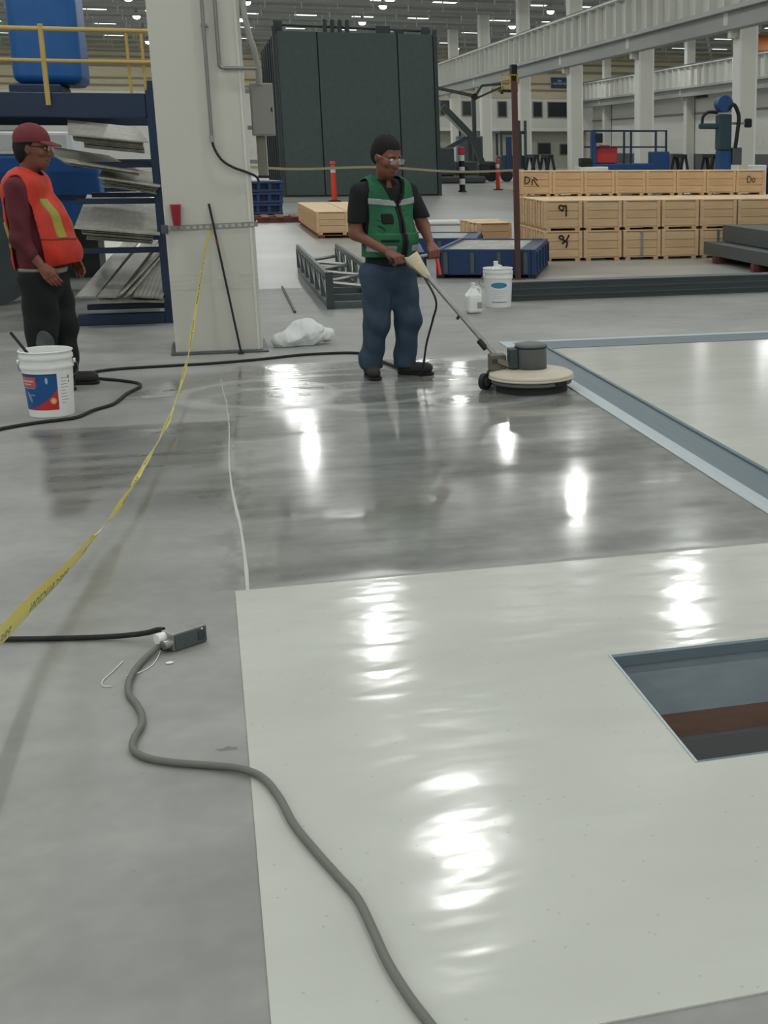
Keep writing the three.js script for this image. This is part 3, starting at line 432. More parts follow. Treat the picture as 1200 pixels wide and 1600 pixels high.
{ // blue steel skid platforms
  const skid = (label, pos, turn, w, l, h) => {
    const t = thing('steel_platform', label, 'platform', pos, turn);
    part('side', rslab(-w / 2, -w / 2 + 0.06, 0.04, h, -l / 2, l / 2, 0.01), M.cartBlue, t); part('side', rslab(w / 2 - 0.06, w / 2, 0.04, h, -l / 2, l / 2, 0.01), M.cartBlue, t); part('end', rslab(-w / 2 + 0.06, w / 2 - 0.06, 0.04, h, l / 2 - 0.06, l / 2, 0.01), M.cartBlue, t); part('end', rslab(-w / 2 + 0.06, w / 2 - 0.06, 0.04, h, -l / 2, -l / 2 + 0.06, 0.01), M.cartBlue, t);
    for (let k = 0; k < 5; k++) part('rib', slab(w / 2, w / 2 + 0.025, 0.06, h - 0.04, -l / 2 + 0.1 + k * (l - 0.3) / 4, -l / 2 + 0.16 + k * (l - 0.3) / 4), M.cartBlue, t);
    for (let k = 0; k < 4; k++) part('rib', slab(-w / 2 + 0.1 + k * (w - 0.25) / 3, -w / 2 + 0.15 + k * (w - 0.25) / 3, 0.06, h - 0.04, l / 2, l / 2 + 0.025), M.steelGrey, t);
    part('deck', slab(-w / 2 + 0.06, w / 2 - 0.06, h - 0.03, h - 0.015, -l / 2 + 0.06, l / 2 - 0.06), M.rackBlue, t); part('cover', slab(-w / 2 + 0.14, w / 2 - 0.2, h - 0.015, h - 0.006, -l / 2 + 0.25, l / 2 - 0.1), M.cartTop, t, 'pale sheet on the deck'); part('foot', [slab(-w / 2, -w / 2 + 0.1, 0, 0.04, -l / 2, l / 2), slab(w / 2 - 0.1, w / 2, 0, 0.04, -l / 2, l / 2)], M.black, t); return t;
  };
  skid('blue steel platform with pale deck beside the bucket', [3.66, 0, -17.5], -0.32, 1.25, 2.1, 0.36);
  skid('small low blue steel platform behind the green-vested worker', [2.5, 0, -17.9], -0.12, 0.5, 1.8, 0.31);
  skid('far blue steel platform next to the lone crates', [3.3, 0, -20.6], -0.25, 1.5, 1.6, 0.3);
  single('rust_post', [rslab(3.66, 3.725, 0.0, 2.35, -16.27, -16.335, 0.006), slab(3.61, 3.775, 0, 0.012, -16.22, -16.385)], M.rust, 'thin rusty square post standing before the platforms', 'post');
}
{ // long dark beams and the channels on the right
  for (let k = 0; k < 3; k++) { const t = thing('steel_beam', ['lowest long dark beam lying across the floor', 'middle long dark beam of the stack on the floor', 'top long dark beam of the stack on the floor'][k], 'beam', [3.06, k * 0.068, -13.86], 0.035); part('web', slab(0, 4.2, 0.012, 0.054, -0.12, 0), M.steelDark, t); part('flange', slab(0, 4.2, 0, 0.012, -0.22, 0.012), M.steelDark, t); part('flange', slab(0, 4.2, 0.054, 0.066, -0.22, 0.012), M.steelGrey, t); }
  const ch = (label, x, y, z0, z1, w, h, turn = 0) => { const t = thing('steel_channel', label, 'channel', [x, y, z0], turn), L = z0 - z1; part('web', slab(0, 0.02, 0, h, -L, 0), M.steelGrey, t); part('flange', rslab(0.02, w, 0, 0.018, -L, 0, 0.004), M.steelGrey, t); part('flange', rslab(0.02, w, h - 0.018, h, -L, 0, 0.004), M.steelGrey, t); part('end_cap', slab(0.02, w - 0.02, 0.02, h - 0.02, -L, -L + 0.02), M.steelDark, t); return t; };
  ch('wide grey steel channel lowest on the red skids', 6.93, 0.1, -14.6, -18.35, 0.5, 0.17); ch('short grey channel beside the lowest wide one', 7.5, 0.1, -14.6, -18.3, 0.5, 0.17); ch('grey steel channel laid on top of the others', 7.2, 0.28, -14.8, -18.3, 0.55, 0.23);
  for (const z of [-15.2, -16.4, -17.8]) single('timber_runner', rslab(6.88, 8.1, 0.0, 0.1, z - 0.06, z + 0.06, 0.006), M.redOxide, 'red-brown skid block under the grey channels', 'skid', [0, 0, 0], 'skids under the channels');
  const t = thing('work_table', 'rusty steel work table with angle braces beyond the channels', 'table', [8.5, 0, -17.6]);
  part('top', rslab(-0.62, 0.7, 0.86, 0.9, -0.34, 0.4, 0.006), M.steelDark, t); part('rim', [rslab(-0.62, 0.7, 0.82, 0.86, 0.36, 0.4, 0.004), rslab(-0.62, -0.58, 0.82, 0.86, -0.34, 0.36, 0.004)], M.rust, t); for (const [x, z] of [[-0.56, 0.34], [0.62, 0.34], [-0.56, -0.3], [0.62, -0.3]]) part('leg', slab(x - 0.03, x + 0.03, 0, 0.82, z - 0.03, z + 0.03), M.rust, t); part('brace', bar(V(-0.53, 0.55, 0.34), V(-0.1, 0.82, 0.34), 0.035), M.rust, t); part('brace', bar(V(0.58, 0.55, 0.34), V(0.2, 0.82, 0.34), 0.035), M.rust, t);
}
// ---------------------------------------------------------------- dark booth and far machines
{
  const t = thing('dark_booth', 'tall dark green panelled booth in the middle of the hall', 'booth', [5.4, 0, -48]);
  const xs = [-2.64, -1.29, 1.4, 2.64]; for (let k = 0; k < 3; k++) part('panel', boxUV(rslab(xs[k] + 0.02, xs[k + 1] - 0.02, 0.05, 5.4, -0.12, 0.0, 0.015)), M.booth, t);
  part('body', slab(-2.62, 2.62, 0.05, 5.36, -9, -0.12), M.boothDark, t); part('corner_post', slab(-2.76, -2.64, 0, 5.55, -0.15, 0.05), M.boothDark, t); part('corner_post', slab(2.64, 2.76, 0, 5.55, -0.15, 0.05), M.boothDark, t); part('plinth', slab(-2.64, 2.64, 0, 0.05, -9, 0.01), M.black, t); part('seam', [slab(xs[1] - 0.02, xs[1] + 0.02, 0.05, 5.4, -0.12, -0.05), slab(xs[2] - 0.02, xs[2] + 0.02, 0.05, 5.4, -0.12, -0.05)], M.black, t);
  for (let k = 0; k < 6; k++) part('side_rib', slab(-2.76, -2.62, 0.05, 5.3, -1.2 - k * 1.5, -1.05 - k * 1.5), M.boothDark, t);
  for (const [x, w, h] of [[-2.55, 0.3, 0.35], [-1.0, 0.14, 0.42], [-0.75, 0.14, 0.42], [-0.5, 0.14, 0.42], [-0.25, 0.14, 0.42], [0.95, 0.5, 0.25], [1.5, 0.3, 0.15], [2.4, 0.3, 0.25]]) part('top_fitting', rslab(x - w / 2, x + w / 2, 5.36, 5.4 + h, -0.5, -0.15, 0.03), M.boothDark, t);
  part('top_rail', rod(V(-2.6, 5.62, -0.3), V(2.6, 5.52, -0.3), 0.04), M.boothDark, t);
}
{ // orange barrier posts and the tape strung between them
  let proto; for (const [x, z, l] of [[3.97, -43.3, 'orange barrier post standing before the dark booth'], [11.48, -54, 'orange barrier post on the open aisle by the columns']]) {
    if (!proto) { proto = thing('barrier_post', l, 'barrier post', [x, 0, z]); part('base', lathe([[0, 0.06], [0.06, 0.06], [0.2, 0.03], [0.21, 0], [0, 0]], 20), M.blackRubber, proto); part('post', lathe([[0, 1.15], [0.05, 1.14], [0.075, 1.05], [0.085, 0.05], [0, 0.05]], 16), M.orange, proto); part('reflective_band', cyl(0.08, 0.08, 0.14, 0, 0.95, 0, 16), M.reflective, proto); part('cap', cyl(0.07, 0.09, 0.08, 0, 1.19, 0, 16), M.orange, proto); } else dup(proto, [x, 0, z], 0, l);
  }
  const g = []; for (let k = 0; k < 24; k++) { const x0 = 1.4 + k * 0.36, s = (x) => 1.02 - 0.05 * Math.sin((x - 1.4) * 1.2) - 0.02 * (x - 4); g.push(bar(V(x0, s(x0), -43.2), V(x0 + 0.365, s(x0 + 0.365), -43.2), 0.07, 0.004)); }
  single('barrier_tape', g, mat(0xa59a7d, 0.6), 'pale barrier tape strung in front of the dark booth', 'tape');
  single('white_pipe', rod(V(2.9, 0.06, -28.9), V(6.1, 0.06, -28.7), 0.06, 0.06, 14), M.white, 'long white pipe lying on the floor behind the workers', 'pipe');
  single('steel_rod', rod(V(0.815, 0.012, -16.05), V(0.79, 0.012, -13.45), 0.012), M.steelDark, 'thin steel rod lying on the floor by the column', 'rod');
  const s = thing('signal_post', 'striped black and white marker post on the aisle', 'post', [9.65, 0, -52]); part('base', cyl(0.14, 0.18, 0.06, 0, 0.03, 0, 16), M.black, s); for (let k = 0; k < 6; k++) part('stripe', cyl(0.11, 0.11, 0.22, 0, 0.17 + k * 0.22, 0, 14), k % 2 ? M.white : M.black, s); part('head', rbox(0.24, 0.3, 0.2, 0.04, 0, 1.53, 0), M.red, s);
}
{ // blue scissor lift with railing
  const t = thing('scissor_lift', 'blue scissor lift with railed platform behind the crates', 'lift', [11.4, 0, -36]);
  part('chassis', rslab(-1.0, 1.0, 0.12, 0.5, -0.8, 0, 0.05), M.liftBlue, t); for (const x of [-0.7, 0.7]) for (const z of [-0.75, -0.05]) part('wheel', cyl(0.17, 0.17, 0.14, 0, 0, 0, 18).rotateX(Math.PI / 2).translate(x, 0.17, z), M.blackRubber, t);
  for (const s of [-1, 1]) part('scissor_arm', bar(V(-0.85 * s, 0.5, -0.1), V(0.85 * s, 1.02, -0.1), 0.08), M.liftBlue, t); part('platform', rslab(-1.1, 1.1, 1.02, 1.2, -0.9, 0.05, 0.03), M.liftBlue, t);
  for (const y of [1.62, 2.05]) part('rail', [slab(-1.1, 1.05, y, y + 0.04, 0, 0.04), slab(-1.1, 1.05, y, y + 0.04, -0.88, -0.84)], M.rackBlue, t); for (const x of [-1.08, -0.2, 0.0, 0.72, 1.02]) part('post', slab(x - 0.025, x + 0.025, 1.2, 2.06, 0, 0.045), M.rackBlue, t); part('post', slab(-1.1, -1.0, 1.2, 2.05, -0.2, 0.05), M.liftBlue, t); part('control_box', rslab(-1.02, -0.84, 1.75, 2.0, 0.05, 0.15, 0.02), M.black, t); part('end_panel', rslab(0.66, 1.12, 0.9, 1.52, -0.5, 0.06, 0.03), M.liftBlue, t);
  single('red_box', [rslab(10.42, 11.04, 1.2, 1.66, -36.5, -36.05, 0.04), slab(10.6, 10.86, 1.66, 1.69, -36.35, -36.2)], M.red, 'red box standing on the blue lift platform', 'box');
}
{ // upright manipulator column with arms
  const t = thing('welding_manipulator', 'teal upright manipulator machine with side arm and blue drum', 'machine', [12.63, 0, -32]);
  part('column', rslab(-0.17, 0.16, 0.1, 1.55, -0.3, 0, 0.03), M.liftBlue, t); part('base', rslab(-0.45, 0.45, 0, 0.1, -0.6, 0.3, 0.02), M.black, t); part('head', rslab(-0.2, 0.15, 1.55, 2.42, -0.28, 0.02, 0.04), M.teal, t); part('arm', rslab(-0.68, -0.18, 2.06, 2.2, -0.2, -0.05, 0.04), M.teal, t); part('hoop', tube([[-0.6, 2.2, -0.12], [-0.58, 2.35, -0.12], [-0.45, 2.46, -0.12], [-0.2, 2.46, -0.12]], 0.04, 24), M.black, t);
  part('drum', cyl(0.2, 0.2, 0.3, 0, 0, 0, 24).rotateX(Math.PI / 2).translate(-0.05, 2.66, -0.1), M.liftBlue, t); part('hose', tube([[0.0, 2.5, 0.0], [0.15, 2.65, 0.05], [0.3, 2.4, 0.05], [0.28, 2.0, 0.05], [0.24, 1.6, 0.02]], 0.05, 30), M.black, t); part('torch', rslab(0.5, 0.68, 2.1, 2.32, -0.1, 0.05, 0.04), M.black, t); part('torch_arm', bar(V(0.15, 2.2, -0.05), V(0.55, 2.2, -0.03), 0.06), M.galv, t); part('side_cabinet', rslab(0.17, 0.42, 1.2, 1.62, -0.2, 0.05, 0.02), M.steelGrey, t);
  const b = thing('cabinet', 'white cabinet beside the teal manipulator machine', 'cabinet', [13.36, 0, -31.5]); part('body', rslab(-0.22, 0.14, 0, 1.2, -0.3, 0.1, 0.03), M.white, b); part('door', rslab(-0.18, 0.1, 0.1, 1.1, 0.1, 0.115, 0.005), M.plasticWhite, b);
  const k = thing('wire_feeder', 'black wheeled feeder unit next to the white cabinet', 'machine', [13.78, 0, -31.6]); part('body', rslab(-0.2, 0.2, 0.9, 1.15, -0.2, 0.2, 0.04), M.black, k); part('reel', cyl(0.14, 0.14, 0.1, 0, 0, 0, 20).rotateX(Math.PI / 2).translate(0.08, 1.0, 0.25), M.galv, k); part('stand', slab(-0.18, 0.18, 0, 0.9, -0.18, 0.18), M.steelDark, k); part('screen', rslab(-0.1, 0.22, 1.36, 1.56, -0.02, 0.04, 0.01), M.black, k); part('stalk', slab(-0.16, -0.12, 1.15, 1.6, 0, 0.03), M.steelDark, k);
  const c = thing('blue_container', 'blue steel container beyond the raised crates', 'container', [14.6, 0, -30.5]); part('body', rslab(-0.5, 0.9, 0.08, 1.25, -0.8, 0.0, 0.03), M.liftBlue, c); part('foot', [slab(-0.4, -0.25, 0, 0.08, -0.8, 0), slab(0.6, 0.8, 0, 0.08, -0.8, 0)], M.black, c); for (let q = 0; q < 4; q++) part('rib', slab(-0.4 + q * 0.36, -0.32 + q * 0.36, 0.15, 1.2, 0, 0.03), M.cartBlue, c);
}
{ // trestles and bench beyond the crates
  const trestle = (x, z, label, g) => { const t = thing('trestle', label, 'trestle', [x, 0, z], 0, g); part('top', rslab(-0.07, 0.07, 1.36, 1.45, -0.4, 0.4, 0.01), M.black, t); for (const s of [-1, 1]) for (const q of [-1, 1]) part('leg', bar(V(s * 0.04, 1.38, q * 0.35), V(s * 0.3, 0.0, q * 0.38), 0.07), M.black, t); return t; };
  trestle(8.15, -34, 'black trestle behind the scrawled back crate', undefined); trestle(8.6, -34.3, 'black trestle standing near the white bench', undefined); trestle(12.3, -34.5, 'black trestle left of the manipulator drum', undefined).userData.label = 'black trestle between the blue lift and the manipulator'; trestle(13.05, -34.2, 'black trestle close behind the manipulator machine', undefined);
  const b = thing('white_bench', 'white bench carrying a black device behind the crates', 'bench', [9.75, 0, -34]); part('top', rslab(-0.4, 0.35, 1.05, 1.14, -0.4, 0.2, 0.02), M.white, b); part('leg', slab(-0.36, -0.3, 0, 1.05, 0.1, 0.16), M.white, b); part('leg', slab(0.25, 0.31, 0, 1.05, 0.1, 0.16), M.white, b); part('leg', slab(-0.36, -0.3, 0, 1.05, -0.36, -0.3), M.white, b); part('leg', slab(0.25, 0.31, 0, 1.05, -0.36, -0.3), M.white, b);
  single('black_device', [rslab(9.4, 9.72, 1.14, 1.36, -34.2, -33.9, 0.03), slab(9.36, 9.46, 1.14, 1.2, -33.9, -33.8)], M.black, 'small black device sitting on the white bench', 'device');
}
{ // articulated boom lift and parked machines along the runway columns
  const t = thing('boom_lift', 'dark articulated boom lift with raised jib by the columns', 'boom lift', [13.7, 0, -70]);
  part('chassis', rslab(-1.2, 1.0, 0.4, 1.0, -1, 0.6, 0.08), M.steelDark, t); for (const x of [-0.8, 0.7]) part('wheel', cyl(0.4, 0.4, 0.3, 0, 0, 0, 20).rotateX(Math.PI / 2).translate(x, 0.4, 0.6), M.blackRubber, t); part('mast', rslab(-0.1, 0.1, 1.0, 4.1, -0.1, 0.1, 0.02), M.steelDark, t); part('jib', bar(V(0.0, 4.25, 0), V(-1.85, 4.6, 0), 0.16), M.steelDark, t); part('jib_tip', bar(V(-1.85, 4.6, 0), V(-2.4, 4.58, 0), 0.18), M.craneOrange, t); part('upper_arm', [bar(V(0.05, 4.2, 0), V(0.45, 4.75, 0), 0.12), bar(V(0.45, 4.75, 0), V(1.5, 4.85, 0), 0.12), bar(V(0.2, 4.15, 0), V(1.5, 4.7, 0), 0.1)], M.steelDark, t); part('joint', cyl(0.16, 0.16, 0.3, 0, 0, 0, 16).rotateX(Math.PI / 2).translate(0.05, 4.2, 0), M.black, t);
  const b = thing('work_basket', 'yellow and black basket at the end of the raised jib', 'basket', [15.55, 4.45, -70]); part('floor', slab(-0.45, 0.4, 0, 0.1, -0.4, 0.4), M.black, b); part('rail', [slab(-0.45, 0.4, 0.8, 0.86, 0.36, 0.4), slab(-0.45, 0.4, 0.45, 0.5, 0.36, 0.4)], M.yellow, b); for (const x of [-0.43, 0.0, 0.38]) part('post', slab(x - 0.03, x + 0.03, 0.1, 0.86, 0.34, 0.4), M.yellow, b); part('panel', rslab(0.1, 0.42, 0.1, 1.35, -0.2, 0.3, 0.05), M.black, b); part('bracket', slab(-0.42, -0.3, -0.1, 0.3, -0.1, 0.1), M.black, b);
  const d = thing('excavator_arm', 'dark folded digger arm beside the green booth', 'machine', [12.4, 0, -66]); part('boom', bar(V(-1.0, 3.6, 0), V(0.3, 2.3, 0), 0.3, 0.25), M.steelDark, d); part('boom_lower', bar(V(-0.9, 1.6, 0), V(0.2, 2.2, 0), 0.2), M.steelDark, d); part('stick', bar(V(0.3, 2.35, 0), V(0.9, 0.9, 0), 0.26), M.steelDark, d); part('ram', bar(V(-0.9, 3.2, 0.15), V(0.1, 2.2, 0.15), 0.1), M.galv, d); part('bucket', rslab(0.65, 1.15, 0.3, 0.95, -0.4, 0.4, 0.08), M.black, d); part('undercarriage', rslab(-1.4, 0.9, 0, 0.35, -0.7, 0.7, 0.1), M.steelDark, d); part('cab', rslab(-1.4, -0.6, 0.35, 1.7, -0.6, 0.6, 0.1), M.steelDark, d);
  const p = thing('machine_cabinet', 'blue-grey machine cabinet standing by a white column', 'machine', [14.05, 0, -73]); part('body', rslab(-0.65, 0.7, 0.1, 2.3, -0.8, 0, 0.05), mat(0x5b6874, 0.5, 0, { map: wornTex }), p); part('base', slab(-0.65, 0.7, 0, 0.1, -0.8, 0), M.black, p); part('door', rslab(-0.1, 0.6, 0.2, 2.2, 0, 0.04, 0.01), M.steelDark, p); part('lamp', cyl(0.06, 0.06, 0.5, -0.5, 2.55, -0.3, 10), M.black, p);
  const q = thing('forklift', 'dark roofed forklift parked before the far offices', 'forklift', [15.4, 0, -68]); part('body', rslab(-0.75, 0.6, 0.3, 1.3, -1.2, 0, 0.08), M.teal, q); part('roof', rslab(-0.8, 0.6, 2.35, 2.5, -1.2, 0.1, 0.04), M.steelDark, q); for (const x of [-0.72, 0.52]) for (const z of [-1.1, -0.02]) part('pillar', slab(x - 0.05, x + 0.05, 1.3, 2.36, z - 0.05, z + 0.05), M.steelDark, q); part('mast', [slab(0.1, 0.22, 0.1, 3.0, 0.1, 0.25), slab(0.42, 0.54, 0.1, 3.0, 0.1, 0.25)], M.steelDark, q); part('side_panel', rslab(-0.5, -0.2, 0.6, 2.2, 0, 0.06, 0.02), M.cartBlue, q); for (const x of [-0.5, 0.4]) part('wheel', cyl(0.3, 0.3, 0.2, 0, 0, 0, 18).rotateX(Math.PI / 2).translate(x, 0.3, 0.05), M.blackRubber, q); part('bumper', slab(-0.75, 0.6, 0.3, 0.55, 0, 0.1), M.red, q);
}

// ---------------------------------------------------------------- people: distance fields meshed on a grid
const mix = (a, b, t) => a + (b - a) * t;
const smin = (a, b, k) => { const h = Math.max(k - Math.abs(a - b), 0) / k; return Math.min(a, b) - h * h * k * 0.25; };
const smax = (a, b, k) => -smin(-a, -b, k);
function cap(p, a, b, r1, r2) {                                            // tapered capsule
  const bx = b[0] - a[0], by = b[1] - a[1], bz = b[2] - a[2], px = p[0] - a[0], py = p[1] - a[1], pz = p[2] - a[2];
  const t = Math.max(0, Math.min(1, (px * bx + py * by + pz * bz) / (bx * bx + by * by + bz * bz)));
  return Math.hypot(px - bx * t, py - by * t, pz - bz * t) - mix(r1, r2, t);
}
function ell(p, c, r) { const x = (p[0] - c[0]) / r[0], y = (p[1] - c[1]) / r[1], z = (p[2] - c[2]) / r[2], k0 = Math.hypot(x, y, z), k1 = Math.hypot(x / r[0], y / r[1], z / r[2]); return k1 < 1e-6 ? -Math.min(...r) : k0 * (k0 - 1) / k1; }
function rbx(p, c, b, r) { const x = Math.abs(p[0] - c[0]) - b[0] + r, y = Math.abs(p[1] - c[1]) - b[1] + r, z = Math.abs(p[2] - c[2]) - b[2] + r; return Math.hypot(Math.max(x, 0), Math.max(y, 0), Math.max(z, 0)) + Math.min(Math.max(x, y, z), 0) - r; }
const uni = (k, ...d) => d.reduce((a, b) => smin(a, b, k));
function net(f, lo, hi, h) {                                               // surface nets
  const n = lo.map((v, i) => Math.ceil((hi[i] - v) / h) + 1), [nx, ny, nz] = n, val = new Float32Array(nx * ny * nz), at = (i, j, k) => i + nx * (j + ny * k), p = [0, 0, 0];
  for (let k = 0; k < nz; k++) for (let j = 0; j < ny; j++) for (let i = 0; i < nx; i++) { p[0] = lo[0] + i * h; p[1] = lo[1] + j * h; p[2] = lo[2] + k * h; val[at(i, j, k)] = f(p); }
  const ids = new Int32Array(nx * ny * nz).fill(-1), pos = [], nor = [], idx = [];
  for (let k = 0; k < nz - 1; k++) for (let j = 0; j < ny - 1; j++) for (let i = 0; i < nx - 1; i++) {
    let c = 0, sx = 0, sy = 0, sz = 0; const v = [];
    for (let q = 0; q < 8; q++) v.push(val[at(i + (q & 1), j + ((q >> 1) & 1), k + (q >> 2))]);
    for (let q = 0; q < 8; q++) for (const d of [1, 2, 4]) if (!(q & d)) { const a = v[q], b = v[q | d]; if ((a < 0) !== (b < 0)) { const t = a / (a - b); sx += (q & 1) + (d === 1 ? t : 0); sy += ((q >> 1) & 1) + (d === 2 ? t : 0); sz += (q >> 2) + (d === 4 ? t : 0); c++; } }
    if (!c) continue;
    const P = [lo[0] + (i + sx / c) * h, lo[1] + (j + sy / c) * h, lo[2] + (k + sz / c) * h], e = h * 0.6; ids[at(i, j, k)] = pos.length / 3; pos.push(...P);
    const g = [0, 1, 2].map((a) => { const A = P.slice(), B = P.slice(); A[a] += e; B[a] -= e; return f(A) - f(B); }), l = Math.hypot(...g) || 1; nor.push(g[0] / l, g[1] / l, g[2] / l);
  }
  const quad = (a, b, c, d, s) => { if (a < 0 || b < 0 || c < 0 || d < 0) return; s ? idx.push(a, b, c, a, c, d) : idx.push(a, c, b, a, d, c); };
  for (let k = 1; k < nz - 1; k++) for (let j = 1; j < ny - 1; j++) for (let i = 1; i < nx - 1; i++) {
    const a = val[at(i, j, k)] < 0;
    if (a !== (val[at(i + 1, j, k)] < 0)) quad(ids[at(i, j - 1, k - 1)], ids[at(i, j, k - 1)], ids[at(i, j, k)], ids[at(i, j - 1, k)], a);
    if (a !== (val[at(i, j + 1, k)] < 0)) quad(ids[at(i - 1, j, k - 1)], ids[at(i - 1, j, k)], ids[at(i, j, k)], ids[at(i, j, k - 1)], a);
    if (a !== (val[at(i, j, k + 1)] < 0)) quad(ids[at(i - 1, j - 1, k)], ids[at(i, j - 1, k)], ids[at(i, j, k)], ids[at(i - 1, j, k)], a);
  }
  const g = new THREE.BufferGeometry(); g.setAttribute('position', new THREE.Float32BufferAttribute(pos, 3)); g.setAttribute('normal', new THREE.Float32BufferAttribute(nor, 3));
  g.setAttribute('uv', new THREE.Float32BufferAttribute(pos.length ? Array.from({ length: pos.length / 3 }, (_, q) => [(pos[3 * q] + pos[3 * q + 2]) * 2, pos[3 * q + 1] * 2]).flat() : [], 2)); g.setIndex(idx); return g;
}
const fold = (p, s = 1) => 0.0042 * s * (Math.sin(p[1] * 31 + p[0] * 17 + 3 * Math.sin(p[2] * 13)) * 0.6 + (vnoise(p[0] * 16 + 40, p[1] * 11 + p[2] * 13 + 40) - 0.5) * 1.6);   // cloth folds
const add = (a, b, t = 1) => [a[0] + b[0] * t, a[1] + b[1] * t, a[2] + b[2] * t], sub3 = (a, b) => [a[0] - b[0], a[1] - b[1], a[2] - b[2]], unit = (a) => { const l = Math.hypot(...a); return a.map((v) => v / l); }, cross3 = (a, b) => [a[1] * b[2] - a[2] * b[1], a[2] * b[0] - a[0] * b[2], a[0] * b[1] - a[1] * b[0]];
// a hand closed round a grip: c on the grip's axis, a along it, d from the wrist towards it, n over the top of it
function gripHand(wrist, c, a, d, n, R = 0.017) {
  const caps = [], pc = add(add(c, d, -R - 0.022), n, 0.016);
  caps.push([wrist, pc, 0.026, 0.024]);
  for (let i = 0; i < 4; i++) {
    const s = (i - 1.5) * 0.021, len = [0.95, 1.08, 1.02, 0.85][i], o = add(c, a, s), k0 = add(add(o, d, -R - 0.012), n, 0.022), k1 = add(add(o, n, R + 0.012 * len), d, 0.006), k2 = add(add(o, d, (R + 0.009) * len), n, -0.002), k3 = add(add(o, n, -R - 0.006), d, 0.006);
    caps.push([add(add(wrist, a, s * 0.5), d, 0.02), k0, 0.016, 0.0125], [k0, k1, 0.0115, 0.0105], [k1, k2, 0.0105, 0.0095], [k2, k3, 0.0095, 0.0085]);
  }
  const th0 = add(add(wrist, a, -0.02), d, 0.02), th1 = add(add(add(c, a, -0.038), d, -0.012), n, -0.008), th2 = add(add(add(c, a, -0.028), d, 0.012), n, -R - 0.01);
  caps.push([th0, th1, 0.017, 0.012], [th1, th2, 0.012, 0.0095]);
  return caps;
}
// a relaxed hanging hand: dir along the fingers, a across the palm, n palm normal
function relaxedHand(wrist, dir, a, n) {
  const caps = [], pc = add(wrist, dir, 0.05);
  caps.push([wrist, pc, 0.024, 0.026]);
  for (let i = 0; i < 4; i++) {
    const s = (i - 1.5) * 0.02, len = [0.9, 1.05, 1, 0.8][i], k0 = add(add(wrist, dir, 0.082), a, s), k1 = add(add(k0, dir, 0.034 * len), n, 0.008), k2 = add(add(k1, dir, 0.024 * len), n, 0.014), k3 = add(add(k2, dir, 0.014 * len), n, 0.016);
    caps.push([add(add(wrist, dir, 0.02), a, s * 0.7), k0, 0.015, 0.0125], [k0, k1, 0.0112, 0.01], [k1, k2, 0.01, 0.009], [k2, k3, 0.009, 0.008]);
  }
  caps.push([add(add(wrist, dir, 0.015), a, -0.02), add(add(add(wrist, dir, 0.055), a, -0.042), n, 0.012), 0.016, 0.012], [add(add(add(wrist, dir, 0.055), a, -0.042), n, 0.012), add(add(add(wrist, dir, 0.088), a, -0.045), n, 0.02), 0.0115, 0.009]);
  return caps;
}
const handField = (caps) => (p) => { let d = 1; for (const [a, b, r, s] of caps) { const q = cap(p, a, b, r, s); d = Math.abs(r) > 0.0135 ? smin(d, q, 0.014) : smin(d, q, 0.004); } return d; };
function boundsOf(caps, pad) { const lo = [9, 9, 9], hi = [-9, -9, -9]; for (const [a, b] of caps) for (const q of [a, b]) for (let i = 0; i < 3; i++) { lo[i] = Math.min(lo[i], q[i] - pad); hi[i] = Math.max(hi[i], q[i] + pad); } return [lo, hi]; }
// a head in its own frame: centre c, tilted forward by pitch, turned by yaw
function headFrame(c, pitch, yaw) { const cp = Math.cos(pitch), sp = Math.sin(pitch), cy = Math.cos(yaw), sy = Math.sin(yaw); return (p) => { let x = p[0] - c[0], y = p[1] - c[1], z = p[2] - c[2]; [x, z] = [x * cy - z * sy, x * sy + z * cy]; [y, z] = [y * cp + z * sp, -y * sp + z * cp]; return [x, y, z]; }; }
function headField(q) {                                                    // q in the head's frame: y up, z to the face
  let d = uni(0.05, ell(q, [0, 0.035, -0.012], [0.079, 0.097, 0.098]), ell(q, [0, -0.035, 0.018], [0.064, 0.085, 0.078]), ell(q, [0, -0.095, 0.045], [0.04, 0.032, 0.042]));
  d = smin(d, cap(q, [0, 0.012, 0.094], [0, -0.03, 0.112], 0.011, 0.0165), 0.018);                          // nose
  d = smin(d, ell(q, [0, -0.034, 0.1], [0.022, 0.011, 0.014]), 0.01);
  for (const s of [-1, 1]) { d = smin(d, ell(q, [s * 0.03, 0.028, 0.08], [0.028, 0.01, 0.014]), 0.014); d = smax(d, -ell(q, [s * 0.031, 0.008, 0.098], [0.019, 0.012, 0.014]), 0.012); d = smin(d, ell(q, [s * 0.045, -0.022, 0.065], [0.026, 0.024, 0.024]), 0.02); d = smin(d, ell(q, [s * 0.079, -0.008, -0.008], [0.012, 0.032, 0.02]), 0.008); }
  d = smin(d, ell(q, [0, -0.064, 0.086], [0.026, 0.008, 0.014]), 0.008); d = smin(d, ell(q, [0, -0.078, 0.083], [0.022, 0.008, 0.013]), 0.008); d = smax(d, -ell(q, [0, -0.0715, 0.1], [0.025, 0.0025, 0.012]), 0.004);
  return d;
}
const skinTex = texture(128, 128, (u, v) => { const n = fbm(u * 6, v * 6, 4, 6, 6); return [214 + 30 * (n - 0.5), 208 + 34 * (n - 0.5), 204 + 34 * (n - 0.5)]; });
